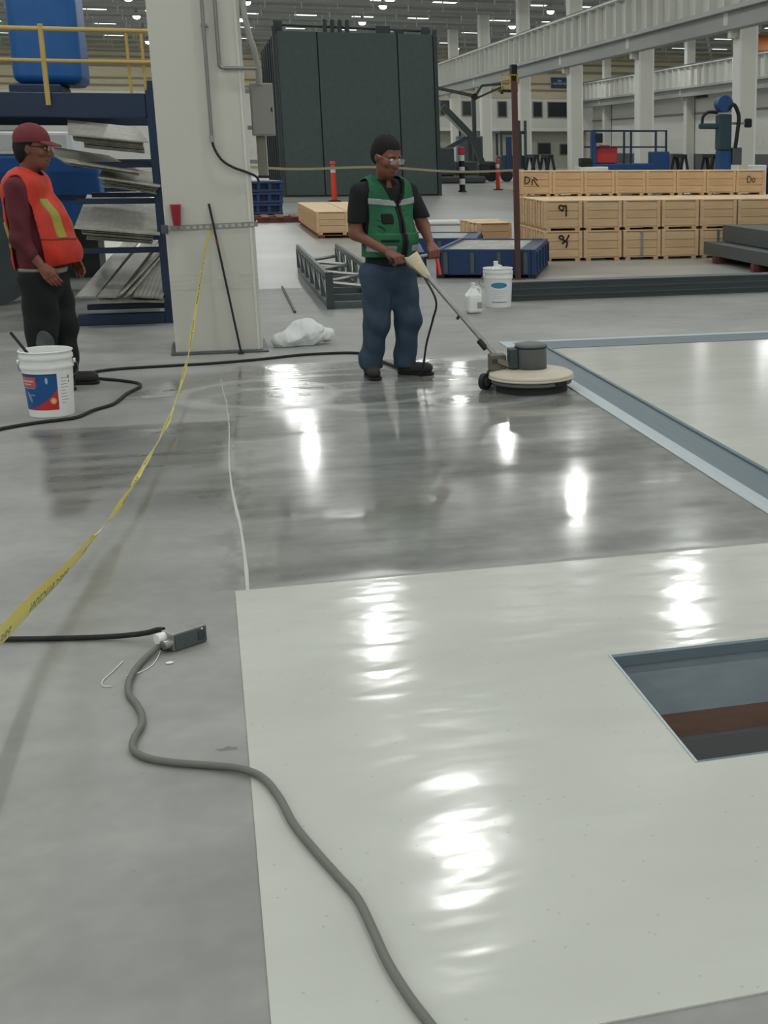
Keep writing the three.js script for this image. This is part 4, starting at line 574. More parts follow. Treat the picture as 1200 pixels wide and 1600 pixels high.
const P_ = { skin: mat(0x8f5c49, 0.55, 0, { map: skinTex }), hair: mat(0x0c0a09, 0.85), jeans: mat(0x3d536b, 0.85, 0, { map: weaveTex }), blackCloth: mat(0x16191d, 0.9, 0, { map: weaveTex }), greenVest: mat(0x15754a, 0.7, 0, { map: weaveTex }), silver: mat(0xb7bbc0, 0.45, 0, { map: weaveTex }), shoe: mat(0x2a2927, 0.7), sole: mat(0x17181a, 0.8), maroon: mat(0x6e2430, 0.85, 0, { map: weaveTex }), capMaroon: mat(0x8a3a44, 0.85, 0, { map: weaveTex }), orangeVest: mat(0xf03c22, 0.6, 0, { map: weaveTex }), lime: mat(0xb9b545, 0.5, 0, { map: weaveTex }), vestTrim: mat(0x7a1f26, 0.7), shirtTail: mat(0xb9b3a6, 0.85, 0, { map: weaveTex }), patch: mat(0x6f7472, 0.9, 0, { map: weaveTex }), eye: mat(0xd9d4cb, 0.3), iris: mat(0x1d1512, 0.2), lip: mat(0x7d463e, 0.5), lens: new THREE.MeshPhysicalMaterial({ color: 0xffffff, roughness: 0.08, transmission: 0.9, thickness: 0, ior: 1.45 }) };
function faceParts(body, F, headC, pitch, yaw) {                           // eyes, brows, mouth set in the head's frame
  const h = new THREE.Group(); h.name = 'face'; h.position.set(...headC); h.rotation.set(pitch, yaw, 0, 'YXZ'); body.add(h);
  const list = []; for (const s of [-1, 1]) { list.push(['eyeball', new THREE.SphereGeometry(0.0115, 14, 10).translate(s * 0.031, 0.008, 0.0815), P_.eye], ['iris', new THREE.SphereGeometry(0.0055, 10, 8).translate(s * 0.031, 0.007, 0.0885), P_.iris], ['eyebrow', tube([[s * 0.014, 0.029, 0.098], [s * 0.031, 0.034, 0.096], [s * 0.05, 0.027, 0.084]], 0.0038, 10, 6), P_.hair]); }
  list.push(['lips', tube([[-0.02, -0.072, 0.095], [0, -0.07, 0.1005], [0.02, -0.072, 0.095]], 0.0045, 10, 6), P_.lip]);
  for (const [n, g, m] of list) part(n, g, m, h);
  return h;
}
{ // ---- worker in a green vest steering the polisher; frame: z ahead of him, x to his left
  const t = thing('person', 'worker in green safety vest and jeans steering the floor polisher', 'person', [1.2, 0, -9.42], 28 * Math.PI / 180);
  const hc = [-0.005, 1.51, 0.062], hp = 0.36, hy = 0.1, HF = headFrame(hc, hp, hy);
  const shR = [-0.185, 1.27, -0.015], shL = [0.215, 1.27, -0.005], elR = [-0.225, 1.0, -0.035], elL = [0.285, 1.035, 0.055], gR = [-0.1, 0.83, 0.268], gL = [0.175, 0.86, 0.305];
  const ga = unit(sub3(gL, gR)), dR = unit([0.25, -0.42, 0.87]), dL = unit([-0.35, -0.5, 0.8]);
  const nR = unit(cross3(dR, ga)).map((v) => v), nL = unit(cross3(dL, ga)); const up = (n) => (n[1] < 0 ? n.map((v) => -v) : n);
  const wrR = add(add(gR, dR, -0.088), up(nR), 0.018), wrL = add(add(gL, dL, -0.088), up(nL), 0.018);
  const hR = [-0.09, 0.72, -0.01], hL = [0.1, 0.72, 0.01], kR = [-0.105, 0.4, -0.005], kL = [0.115, 0.4, 0.06], aR = [-0.122, 0.1, -0.075], aL = [0.1, 0.1, 0.02];
  const torso = (p, o = 0) => uni(0.1, ell(p, [0.012, 1.16, -0.01], [0.178 + o, 0.2 + o, 0.118 + o]), ell(p, [0.012, 0.96, 0.025], [0.172 + o, 0.19 + o, 0.142 + o]), cap(p, [-0.11, 1.275, -0.015], [0.135, 1.275, -0.01], 0.068 + o, 0.068 + o), ell(p, [0.01, 0.78, 0.0], [0.17 + o, 0.12 + o, 0.125 + o]));
  const arms = (p, o = 0) => Math.min(uni(0.03, cap(p, shR, elR, 0.056 + o, 0.043 + o), cap(p, elR, wrR, 0.042 + o, 0.027 + o)), uni(0.03, cap(p, shL, elL, 0.056 + o, 0.043 + o), cap(p, elL, wrL, 0.042 + o, 0.027 + o)));
  const legs = (p, o = 0) => smin(uni(0.05, cap(p, hR, kR, 0.088 + o, 0.068 + o), cap(p, kR, aR, 0.062 + o, 0.05 + o)), uni(0.05, cap(p, hL, kL, 0.088 + o, 0.068 + o), cap(p, kL, aL, 0.062 + o, 0.05 + o)), 0.04);
  const neck = (p) => cap(p, [0.005, 1.28, -0.012], [-0.002, 1.43, 0.03], 0.058, 0.054);
  const skinBody = net((p) => uni(0.03, torso(p, -0.022), arms(p), legs(p, -0.025), neck(p)), [-0.36, 0.06, -0.24], [0.4, 1.46, 0.36], 0.012);
  const head = net((p) => smin(headField(HF(p)), neck(p), 0.03), [-0.14, 1.3, -0.12], [0.13, 1.68, 0.24], 0.0045);
  const cR = gripHand(wrR, gR, ga, dR, up(nR)), cL = gripHand(wrL, gL, ga.map((v) => -v), dL, up(nL));
  const body = part('body', [skinBody, head, net(handField(cR), ...boundsOf(cR, 0.035), 0.0035), net(handField(cL), ...boundsOf(cL, 0.035), 0.0035)], P_.skin, t);
  faceParts(t, HF, hc, hp, hy);
  part('hair', net((p) => { const q = HF(p); let d = uni(0.04, ell(q, [0, 0.046, -0.02], [0.089, 0.1, 0.104]), ell(q, [0, -0.01, -0.05], [0.08, 0.075, 0.07])); d += 0.006 * (vnoise(q[0] * 150 + 50, q[1] * 90 + q[2] * 130 + 50) - 0.5); d = smax(d, -(q[1] - 0.068 + Math.max(0, 0.055 - q[2]) * 2.4), 0.01); return Math.max(d, -(q[1] + 0.075)); }, [-0.14, 1.4, -0.16], [0.13, 1.7, 0.2], 0.005), P_.hair, t);
  const gl = new THREE.Group(); gl.name = 'safety_glasses'; gl.position.set(...hc); gl.rotation.set(hp, hy, 0, 'YXZ'); t.add(gl);
  for (const s of [-1, 1]) { part('lens', rbox(0.056, 0.036, 0.003, 0.0012, s * 0.032, 0.004, 0.112, 1), P_.lens, gl); part('temple', rod(V(s * 0.06, 0.012, 0.11), V(s * 0.084, 0.008, 0.0), 0.0022, 0.0022, 6), P_.lens, gl); } part('bridge', rod(V(-0.006, 0.01, 0.114), V(0.006, 0.01, 0.114), 0.0025, 0.0025, 6), P_.lens, gl);
  const shirtF = (p) => { const a = Math.min(uni(0.02, cap(p, shR, elR, 0.074, 0.066)), cap(p, shL, elL, 0.074, 0.066)); let d = smin(torso(p, 0.0), a, 0.04) + fold(p); d = Math.max(d, 0.775 - p[1]); const cutR = (p[1] - elR[1]) - 0.07, cutL = (p[1] - elL[1]) - 0.06; if (p[0] < -0.16) d = Math.max(d, p[1] < 1.3 && p[0] < -0.18 ? -cutR : d); if (p[0] > 0.2) d = Math.max(d, -cutL); d = smax(d, -(cap(p, [0, 1.32, 0.03], [0, 1.5, 0.04], 0.058, 0.08)), 0.01); return d; };
  part('polo_shirt', net(shirtF, [-0.36, 0.74, -0.24], [0.4, 1.4, 0.3], 0.011), P_.blackCloth, t);
  part('collar', net((p) => Math.max(smax(cap(p, [0.003, 1.27, -0.012], [0, 1.36, 0.01], 0.078, 0.07), -cap(p, [0.003, 1.2, -0.012], [0, 1.5, 0.03], 0.062, 0.06), 0.006), Math.abs(p[0]) < 0.022 ? p[2] - 0.04 : -1, p[1] - 1.36), [-0.12, 1.24, -0.12], [0.12, 1.4, 0.12], 0.006), P_.blackCloth, t);
  const vestF = (p, o = 0) => { let d = torso(p, 0.026 + o) + fold(p, 1.2); if (p[1] < 1.0) d = smin(d, ell(p, [0.02, 0.95, 0.05], [0.175 + o, 0.12 + o, 0.155 + o]), 0.05); d = Math.max(d, 0.84 - 0.05 * Math.max(0, 0.1 - Math.abs(p[0])) - p[1] + 0.12 * Math.max(0, p[0]) * 0); d = Math.max(d, -(torso(p, 0.013))); d = smax(d, -Math.min(cap(p, [-0.235, 1.33, -0.01], [-0.2, 1.0, -0.03], 0.092, 0.085), cap(p, [0.26, 1.33, 0], [0.235, 1.02, 0.03], 0.092, 0.085)), 0.012); const v = Math.abs(p[0] - 0.012) - Math.max(0, (p[1] - 1.17)) * 0.48 - 0.004; if (p[2] > 0) d = Math.max(d, -v); d = Math.max(d, -cap(p, [0, 1.32, 0], [0, 1.5, 0], 0.082, 0.1)); return d; };
  part('safety_vest', net(vestF, [-0.26, 0.78, -0.22], [0.27, 1.4, 0.26], 0.008), P_.greenVest, t);
  const band = (test) => (p) => Math.max(vestF(p, 0.005), -vestF(p, -0.006) * 0 - 1, test(p));
  part('reflective_band', net(band((p) => Math.max(Math.abs(p[1] - 1.2 - 0.1 * Math.abs(p[0])) - 0.021, -p[2])), [-0.26, 1.14, -0.02], [0.27, 1.28, 0.26], 0.007), P_.silver, t, 'silver band across the chest'); part('reflective_band', net(band((p) => Math.max(Math.abs(p[1] - 0.9) - 0.022, 0.06 - Math.abs(p[0] - 0.01), 0.03 - p[2])), [-0.26, 0.86, -0.02], [0.27, 0.95, 0.26], 0.007), P_.silver, t, 'silver band at the hem');
  part('zip_edge', net((p) => Math.max(vestF(p, 0.004), Math.abs(Math.abs(p[0] - 0.012) - Math.max(0, (p[1] - 1.17)) * 0.48 - 0.014) - 0.011, 0.02 - p[2]), [-0.12, 0.8, 0], [0.14, 1.36, 0.26], 0.006), P_.blackCloth, t); part('pocket_badge', net((p) => Math.max(vestF(p, 0.008), rbx(p, [-0.085, 1.1, 0.13], [0.035, 0.035, 0.1], 0.01)), [-0.14, 1.04, 0], [-0.03, 1.16, 0.26], 0.006), P_.blackCloth, t);
  part('pocket_flap', net((p) => Math.max(vestF(p, 0.007), rbx(p, [-0.09, 0.955, 0.13], [0.055, 0.008, 0.12], 0.004)), [-0.16, 0.93, 0], [-0.02, 0.98, 0.28], 0.006), P_.blackCloth, t);
  part('jeans', net((p) => { let d = uni(0.06, legs(p, 0.024), ell(p, [0.008, 0.72, 0.0], [0.178, 0.13, 0.13])) + fold(p, 1.5); d = smin(d, Math.min(cap(p, add(aR, [0, 0.03, 0]), add(aR, [0.0, -0.02, 0.0]), 0.074, 0.08), cap(p, add(aL, [0, 0.03, 0]), add(aL, [0, -0.02, 0.0]), 0.072, 0.078)) + fold(p, 2), 0.03); d = Math.max(d, p[1] - 0.8); return Math.max(d, 0.055 - p[1]); }, [-0.26, 0.03, -0.2], [0.27, 0.83, 0.2], 0.011), P_.jeans, t);
  const shoe = (a, toe) => { const f = (p) => Math.max(uni(0.03, cap(p, add(a, [0, -0.055, 0]), toe, 0.046, 0.041), ell(p, add(a, [0, -0.035, -0.01]), [0.047, 0.06, 0.055])), 0.018 - p[1]), so = (p) => Math.max(cap(p, [a[0], 0.02, a[2] - 0.01], [toe[0], 0.02, toe[2] + 0.004], 0.05, 0.047), 0.0 - p[1] + 0.0005, p[1] - 0.02), lo = [Math.min(a[0], toe[0]) - 0.08, -0.01, Math.min(a[2], toe[2]) - 0.09], hi = [Math.max(a[0], toe[0]) + 0.08, 0.16, Math.max(a[2], toe[2]) + 0.09]; const s = part('shoe', net(f, lo, hi, 0.007), P_.shoe, t); part('sole', net(so, lo, hi, 0.005), P_.sole, s); };
  shoe(aR, [-0.205, 0.052, 0.085]); shoe(aL, [0.19, 0.05, 0.165]);
}
{ // ---- waiting worker in an orange vest; frame: z ahead of him, x to his left
  const t = thing('person', 'worker in orange vest and maroon cap standing by the bucket', 'person', [-1.06, 0, -9.6], 76 * Math.PI / 180);
  const hc = [0.0, 1.565, 0.04], hp = 0.08, hy = 0.0, HF = headFrame(hc, hp, hy);
  const shR = [-0.185, 1.315, -0.03], elR = [-0.225, 1.0, -0.03], wrR = [-0.215, 0.83, 0.085], shL = [0.185, 1.315, -0.03], elL = [0.22, 1.02, 0.0], wrL = [0.19, 0.86, 0.14];
  const hR = [-0.095, 0.74, 0.01], hL = [0.095, 0.74, 0.02], kR = [-0.1, 0.42, 0.0], kL = [0.1, 0.42, 0.06], aR = [-0.11, 0.1, -0.03], aL = [0.1, 0.1, 0.06];
  const torso = (p, o = 0) => uni(0.1, ell(p, [0, 1.2, -0.03], [0.175 + o, 0.2 + o, 0.125 + o]), ell(p, [0, 0.98, 0.02], [0.165 + o, 0.2 + o, 0.15 + o]), cap(p, [-0.11, 1.335, -0.03], [0.11, 1.335, -0.03], 0.066 + o, 0.066 + o), ell(p, [0, 0.8, 0.01], [0.16 + o, 0.13 + o, 0.13 + o]));
  const armF = (p, o = 0) => Math.min(uni(0.03, cap(p, shR, elR, 0.055 + o, 0.042 + o), cap(p, elR, wrR, 0.042 + o, 0.028 + o)), uni(0.03, cap(p, shL, elL, 0.055 + o, 0.042 + o), cap(p, elL, wrL, 0.042 + o, 0.028 + o)));
  const legs = (p, o = 0) => smin(uni(0.05, cap(p, hR, kR, 0.09 + o, 0.068 + o), cap(p, kR, aR, 0.062 + o, 0.048 + o)), uni(0.05, cap(p, hL, kL, 0.09 + o, 0.068 + o), cap(p, kL, aL, 0.062 + o, 0.048 + o)), 0.04);
  const neck = (p) => cap(p, [0, 1.33, -0.035], [0, 1.48, 0.01], 0.058, 0.055);
  const cR = relaxedHand(wrR, unit([0.05, -0.8, 0.55]), unit([0.35, 0.4, 0.85].map((v) => -v)), unit([0.95, 0, -0.2])), cL = relaxedHand(wrL, unit([-0.1, -0.8, 0.5]), unit([0.3, -0.4, -0.85]), unit([-0.95, 0, -0.2]));
  const body = part('body', [net((p) => uni(0.03, torso(p, -0.022), armF(p), legs(p, -0.025), neck(p)), [-0.34, 0.06, -0.24], [0.34, 1.5, 0.26], 0.012), net((p) => smin(headField(HF(p)), neck(p), 0.03), [-0.13, 1.35, -0.13], [0.13, 1.72, 0.22], 0.0045), net(handField(cR), ...boundsOf(cR, 0.035), 0.0035), net(handField(cL), ...boundsOf(cL, 0.035), 0.0035)], P_.skin, t);
  faceParts(t, HF, hc, hp, hy);
  part('hair', net((p) => { const q = HF(p); let d = uni(0.04, ell(q, [0, 0.03, -0.02], [0.087, 0.09, 0.104]), ell(q, [0, -0.035, -0.055], [0.078, 0.075, 0.065])); d += 0.006 * (vnoise(q[0] * 150 + 50, q[1] * 90 + q[2] * 130 + 50) - 0.5); d = Math.max(d, q[1] - 0.05, q[2] - 0.02 + Math.max(0, -q[1]) * 0.9); return d; }, [-0.14, 1.4, -0.14], [0.14, 1.72, 0.16], 0.005), P_.hair, t);
  const capF = (p, o = 0) => { const q = HF(p); return Math.max(ell(q, [0, 0.05, -0.012], [0.096 + o, 0.107 + o, 0.116 + o]), 0.035 - q[1] + q[2] * 0.12); };
  const cp = part('cap', net(capF, [-0.14, 1.55, -0.16], [0.14, 1.76, 0.22], 0.006), P_.capMaroon, t); part('visor', net((p) => { const q = HF(p); return Math.max(ell(q, [0, 0.045 - Math.max(0, q[2] - 0.08) * 0.25 + 0, 0.085], [0.082, 0.4, 0.09]), Math.abs(q[1] - 0.05 + (q[2] - 0.09) * 0.3 - 0.3 * q[0] * q[0] * -8) - 0.006, 0.07 - q[2]); }, [-0.12, 1.52, 0.04], [0.12, 1.7, 0.28], 0.005), P_.capMaroon, cp);
  const gl = new THREE.Group(); gl.name = 'spectacles'; gl.position.set(...hc); gl.rotation.set(hp, hy, 0, 'YXZ'); t.add(gl); for (const s of [-1, 1]) { part('lens', rbox(0.046, 0.03, 0.003, 0.0012, s * 0.031, 0.006, 0.11, 1), P_.lens, gl); part('temple', rod(V(s * 0.055, 0.014, 0.108), V(s * 0.086, 0.012, -0.005), 0.003, 0.003, 6), P_.sole, gl); }
  part('long_sleeve_shirt', net((p) => { let d = smin(torso(p, 0.006), Math.min(uni(0.03, cap(p, shR, elR, 0.073, 0.058), cap(p, elR, add(elR, sub3(wrR, elR), 0.55), 0.058, 0.05)), uni(0.03, cap(p, shL, elL, 0.073, 0.058), cap(p, elL, add(elL, sub3(wrL, elL), 0.55), 0.058, 0.05))), 0.04) + fold(p, 1.3); d = Math.max(d, 0.8 - p[1]); return smax(d, -cap(p, [0, 1.4, 0.0], [0, 1.56, 0.03], 0.06, 0.075), 0.01); }, [-0.34, 0.76, -0.24], [0.34, 1.45, 0.26], 0.011), P_.maroon, t);
  part('shirt_tail', net((p) => Math.max(torso(p, 0.012) + fold(p), p[1] - 0.805, 0.755 - p[1] - 0.015 * Math.sin(p[2] * 30)), [-0.26, 0.72, -0.22], [0.26, 0.83, 0.24], 0.01), P_.shirtTail, t);
  const vestF = (p, o = 0) => { let d = uni(0.06, torso(p, 0.03 + o), ell(p, [0, 1.02, 0.085], [0.17 + o, 0.24 + o, 0.14 + o]), ell(p, [0, 0.9, 0.12], [0.16 + o, 0.13 + o, 0.16 + o])) + fold(p, 1.0); d = Math.max(d, 0.79 - p[1] + 0.2 * Math.max(0, p[2])); d = Math.max(d, -torso(p, 0.014)); const front = 0.04 + 0.055 * sm(1.3, 0.9, p[1]) - 0.16 * sm(1.2, 1.42, p[1]), back = -0.125 + 0.16 * sm(1.22, 1.42, p[1]); d = Math.max(d, Math.min(front - p[2], p[2] - back)); d = Math.max(d, -Math.min(cap(p, [-0.26, 1.37, -0.03], [-0.24, 1.0, -0.03], 0.085, 0.08), cap(p, [0.26, 1.37, -0.03], [0.24, 1.0, -0.03], 0.085, 0.08))); d = Math.max(d, -cap(p, [0, 1.38, 0.0], [0, 1.56, 0.02], 0.075, 0.1)); return d; };
  part('safety_vest', net(vestF, [-0.27, 0.76, -0.24], [0.27, 1.46, 0.34], 0.008), P_.orangeVest, t);
  for (const s of [-1, 1]) { part('reflective_stripe', net((p) => Math.max(vestF(p, 0.005), Math.abs(p[0] - s * 0.11) - 0.026, p[1] - 1.25, 1.0 - p[1], -p[2]), [-0.2, 0.96, 0], [0.2, 1.28, 0.36], 0.007), P_.lime, t, 'lime yellow reflective stripe'); part('reflective_stripe', net((p) => Math.max(vestF(p, 0.005), Math.abs(p[0] - s * 0.11) - 0.026, p[1] - 1.1, 0.93 - p[1], p[2] + 0.05), [-0.2, 0.9, -0.26], [0.2, 1.14, -0.02], 0.007), P_.lime, t, 'lime yellow reflective stripe'); }
  part('vest_seam', net((p) => Math.max(vestF(p, 0.004), Math.abs(p[1] - 1.0 + 0.04 * p[2]) - 0.005, 0.05 - p[2]), [-0.26, 0.96, 0], [0.26, 1.03, 0.36], 0.005), P_.vestTrim, t);
  part('trousers', net((p) => { let d = uni(0.06, legs(p, 0.034), ell(p, [0, 0.73, 0.01], [0.172, 0.12, 0.14])) + fold(p, 1.6); d = Math.max(d, p[1] - 0.785); return Math.max(d, 0.05 - p[1]); }, [-0.26, 0.03, -0.2], [0.26, 0.82, 0.24], 0.011), P_.blackCloth, t);
  part('knee_patch', net((p) => Math.max(uni(0.06, legs(p, 0.04)) + fold(p, 1.6), ell(p, [-0.19, 0.31, 0.04], [0.1, 0.1, 0.055])), [-0.28, 0.18, -0.1], [-0.06, 0.44, 0.16], 0.008), P_.patch, t, 'worn grey patch at the knee');
  const shoe = (a, toe) => { const lo = [Math.min(a[0], toe[0]) - 0.08, -0.01, a[2] - 0.09], hi = [Math.max(a[0], toe[0]) + 0.08, 0.16, toe[2] + 0.09]; const s = part('shoe', net((p) => Math.max(uni(0.03, cap(p, add(a, [0, -0.055, 0]), toe, 0.046, 0.041), ell(p, add(a, [0, -0.035, -0.01]), [0.047, 0.06, 0.055])), 0.018 - p[1]), lo, hi, 0.007), P_.shoe, t); part('sole', net((p) => Math.max(cap(p, [a[0], 0.02, a[2] - 0.01], [toe[0], 0.02, toe[2]], 0.05, 0.047), -p[1] + 0.0005, p[1] - 0.02), lo, hi, 0.005), P_.sole, s); };
  shoe(aR, [-0.14, 0.05, 0.15]); shoe(aL, [0.12, 0.05, 0.22]);
}

// ---------------------------------------------------------------- the floor polisher
{
  const t = thing('floor_polisher', 'cream and grey floor polisher machine on the wet concrete', 'polisher', [2.02, 0, -8.57]);
  part('brush', cyl(0.235, 0.24, 0.055, 0, 0.0285, 0, 40), M.blackRubber, t);
  part('skirt', lathe([[0.2, 0.052], [0.268, 0.052], [0.272, 0.06], [0.272, 0.088], [0.2, 0.09]], 48), M.polisherGrey, t);
  const bell = part('deck_cover', lathe([[0.272, 0.086], [0.282, 0.09], [0.284, 0.106], [0.276, 0.118], [0.245, 0.132], [0.18, 0.142], [0.1, 0.146], [0, 0.146]], 48), M.polisherCream, t); part('bumper', new THREE.TorusGeometry(0.28, 0.008, 8, 48).rotateX(Math.PI / 2).translate(0, 0.09, 0), M.polisherCream, bell);
  part('vent', box(0.09, 0.022, 0.012, 0, 0, 0.279).rotateY(0.55).translate(0, 0.07, 0), M.black, t);
  const motor = part('motor', lathe([[0, 0.146], [0.104, 0.146], [0.104, 0.285], [0.108, 0.29], [0.108, 0.3], [0.1, 0.312], [0.06, 0.32], [0, 0.322]], 36), M.polisherGrey, t); part('cooling_slots', new THREE.TorusGeometry(0.105, 0.006, 6, 36).rotateX(Math.PI / 2).translate(0, 0.288, 0), M.black, motor);
  part('switch_box', rslab(-0.155, -0.095, 0.15, 0.285, -0.05, 0.05, 0.012), M.steelDark, t);
  const B = V(-0.2, 0.2, -0.09), T = V(-0.64, 0.785, -0.56), ax = T.clone().sub(B).normalize();
  const yoke = part('yoke', [bar(V(-0.1, 0.15, 0.02), V(-0.23, 0.2, -0.05), 0.035), bar(V(-0.13, 0.15, -0.13), V(-0.25, 0.2, -0.13), 0.035), rslab(-0.27, -0.16, 0.13, 0.24, -0.13, -0.03, 0.012)], mat(0x6d6a5f, 0.6, 0.2), t); part('pivot', rod(V(-0.25, 0.2, 0.0), V(-0.18, 0.2, -0.17), 0.015), M.steelDark, yoke);
  for (const [x, z] of [[-0.3, -0.08], [-0.2, -0.3]]) { const w = part('wheel', cyl(0.055, 0.055, 0.035, 0, 0, 0, 24).rotateX(Math.PI / 2).rotateY(0.75).translate(x, 0.056, z), M.blackRubber, t); part('hub', cyl(0.03, 0.03, 0.04, 0, 0, 0, 18).rotateX(Math.PI / 2).rotateY(0.75).translate(x, 0.056, z), M.galv, w); }
  part('axle', rod(V(-0.3, 0.056, -0.08), V(-0.2, 0.056, -0.3), 0.01), M.steelDark, t); part('axle_strut', [bar(V(-0.25, 0.056, -0.19), V(-0.23, 0.17, -0.11), 0.03)], M.steelDark, t);
  const tubeEnd = B.clone().addScaledVector(ax, 0.79);
  part('handle_tube', rod(B, tubeEnd, 0.0175), M.galv, t); part('cable_clip', [rod(B.clone().addScaledVector(ax, 0.12).add(V(-0.012, -0.012, 0)), B.clone().addScaledVector(ax, 0.19).add(V(-0.012, -0.012, 0)), 0.024)], M.black, t); part('cable_hook', rod(B.clone().addScaledVector(ax, 0.42), B.clone().addScaledVector(ax, 0.42).add(V(-0.022, -0.035, 0)), 0.01), M.black, t);
  const q = new THREE.Quaternion().setFromUnitVectors(V(0, 1, 0), ax), headG = new THREE.CylinderGeometry(0.072, 0.026, 0.19, 4, 1).rotateY(Math.PI / 4).scale(1.0, 1, 0.75).applyQuaternion(q).translate(...tubeEnd.clone().addScaledVector(ax, 0.07).toArray());
  part('control_head', headG, mat(0xd9cfae, 0.45, 0, { map: wornTex }), t, 'cream control head');
  // the handlebar reaches from hand to hand (grips at the worker's palms)
  const loc = (x, y, z) => { const c = Math.cos(28 * Math.PI / 180), s = Math.sin(28 * Math.PI / 180); return V(1.2 + x * c + z * s - 2.02, y, -9.42 - x * s + z * c + 8.57); };
  const gR = loc(-0.1, 0.83, 0.268), gL = loc(0.175, 0.86, 0.305), a = gL.clone().sub(gR).normalize();
  part('handlebar', rod(gR.clone().addScaledVector(a, -0.05), gL.clone().addScaledVector(a, 0.05), 0.012), M.galv, t); part('grip', rod(gR.clone().addScaledVector(a, -0.06), gR.clone().addScaledVector(a, 0.05), 0.0165), M.blackRubber, t); part('grip', rod(gL.clone().addScaledVector(a, -0.05), gL.clone().addScaledVector(a, 0.06), 0.0165), M.blackRubber, t);
  part('trigger', bar(gL.clone().add(V(0.02, -0.03, 0.02)), gL.clone().add(V(0.035, -0.14, 0.03)), 0.018), M.orange, t, 'orange hanging plug'); part('power_lead', tube([tubeEnd.clone().add(V(-0.02, 0, 0)), B.clone().addScaledVector(ax, 0.6).add(V(-0.05, -0.04, -0.02)), V(-0.56, 0.42, -0.56), V(-0.6, 0.25, -0.62), V(-0.62, 0.08, -0.68), V(-0.63, 0.012, -0.72)], 0.0075, 40), M.blackRubber, t);
}
// ---------------------------------------------------------------- cables, boxes, tape
single('power_cable', tube([[1.4, 0.012, -9.3], [1.33, 0.011, -9.5], [1.22, 0.011, -9.98], [1.09, 0.011, -10.5], [0.69, 0.011, -10.55], [0.35, 0.011, -10.41], [-0.03, 0.011, -10.3], [-0.35, 0.011, -10.27], [-0.7, 0.011, -10.22], [-0.84, 0.011, -10.13], [-0.86, 0.011, -10.0], [-0.8, 0.011, -9.84], [-0.63, 0.011, -9.68], [-0.52, 0.011, -9.54], [-0.5, 0.011, -9.4], [-0.57, 0.011, -9.14], [-0.6, 0.011, -8.95], [-0.64, 0.011, -8.75], [-0.74, 0.011, -8.58], [-0.83, 0.011, -8.36], [-1.02, 0.011, -8.27], [-1.21, 0.011, -8.13], [-1.4, 0.011, -7.85], [-1.7, 0.011, -7.6]], 0.0105, 260), M.blackRubber, 'black power cable snaking from the polisher past the bucket', 'cable');
{
  const t = thing('junction_box', 'grey metal junction box lying on the concrete', 'junction box', [-0.168, 0, -4.262], 0.62);
  part('body', rslab(-0.062, 0.068, 0.0, 0.062, -0.03, 0.034, 0.006), M.galv, t); part('face_plate', rslab(-0.055, 0.062, 0.006, 0.056, 0.034, 0.038, 0.002), M.steelGrey, t); part('outlet', rslab(0.03, 0.056, 0.016, 0.048, 0.038, 0.041, 0.002), M.steelDark, t); part('screw', cyl(0.003, 0.003, 0.004, 0, 0, 0, 8).rotateX(Math.PI / 2).translate(0.045, 0.052, 0.039), M.white, t);
  part('connector', cyl(0.018, 0.018, 0.03, 0, 0, 0, 16).rotateZ(Math.PI / 2).translate(-0.075, 0.042, -0.012), M.plasticWhite, t, 'white cable connector'); part('connector', cyl(0.015, 0.015, 0.03, 0, 0, 0, 16).rotateZ(Math.PI / 2).translate(-0.075, 0.03, 0.022), M.galv, t); part('plug', rslab(-0.088, -0.066, 0.008, 0.024, -0.004, 0.02, 0.004), M.black, t);
}
single('power_cable', tube([[-1.1, 0.0105, -4.58], [-0.86, 0.0105, -4.5], [-0.7, 0.0105, -4.45], [-0.54, 0.0105, -4.41], [-0.38, 0.014, -4.37], [-0.28, 0.03, -4.33], [-0.243, 0.042, -4.315], [-0.228, 0.042, -4.305]], 0.0095, 80), M.blackRubber, 'straight black cable running into the junction box', 'cable');
single('power_cable', tube([[-0.222, 0.029, -4.235], [-0.245, 0.02, -4.21], [-0.29, 0.0118, -4.12], [-0.32, 0.0118, -3.98], [-0.318, 0.0118, -3.86], [-0.292, 0.0118, -3.77], [-0.276, 0.0118, -3.69], [-0.274, 0.0118, -3.61], [-0.288, 0.0118, -3.54], [-0.288, 0.0118, -3.46], [-0.255, 0.0118, -3.4], [-0.19, 0.0118, -3.35], [-0.09, 0.0118, -3.3], [-0.015, 0.0145, -3.25], [0.03, 0.0158, -3.19], [0.066, 0.0158, -3.07], [0.092, 0.0158, -2.92], [0.13, 0.0158, -2.78], [0.17, 0.0158, -2.65], [0.2, 0.0158, -2.55], [0.218, 0.0158, -2.42], [0.232, 0.0158, -2.3], [0.258, 0.0158, -2.17], [0.285, 0.0158, -2.07], [0.33, 0.0125, -1.9], [0.42, 0.0118, -1.6]], 0.0098, 260, 10), M.cableGrey, 'thick grey cable curling from the junction box over the epoxy', 'cable');
single('thin_wire', tube([[-0.235, 0.012, -4.245], [-0.245, 0.004, -4.17], [-0.265, 0.003, -4.09], [-0.3, 0.003, -4.045], [-0.335, 0.003, -4.03]], 0.0018, 40, 5), M.white, 'thin white wire curling beside the junction box', 'wire');
single('thin_wire', tube([[-0.35, 0.003, -4.16], [-0.375, 0.003, -4.08], [-0.4, 0.003, -4.01], [-0.395, 0.003, -3.965], [-0.37, 0.003, -3.955]], 0.0018, 30, 5), M.white, 'thin white wire lying alone left of the grey cable', 'wire').userData.label = 'loose thin white wire bent beyond the grey cable';
single('plaster_chip', new THREE.IcosahedronGeometry(0.011, 1).scale(1.2, 0.35, 0.8), M.plasticWhite, 'small white chip lying near the junction box', 'chip', [-0.209, 0.0035, -4.103]);
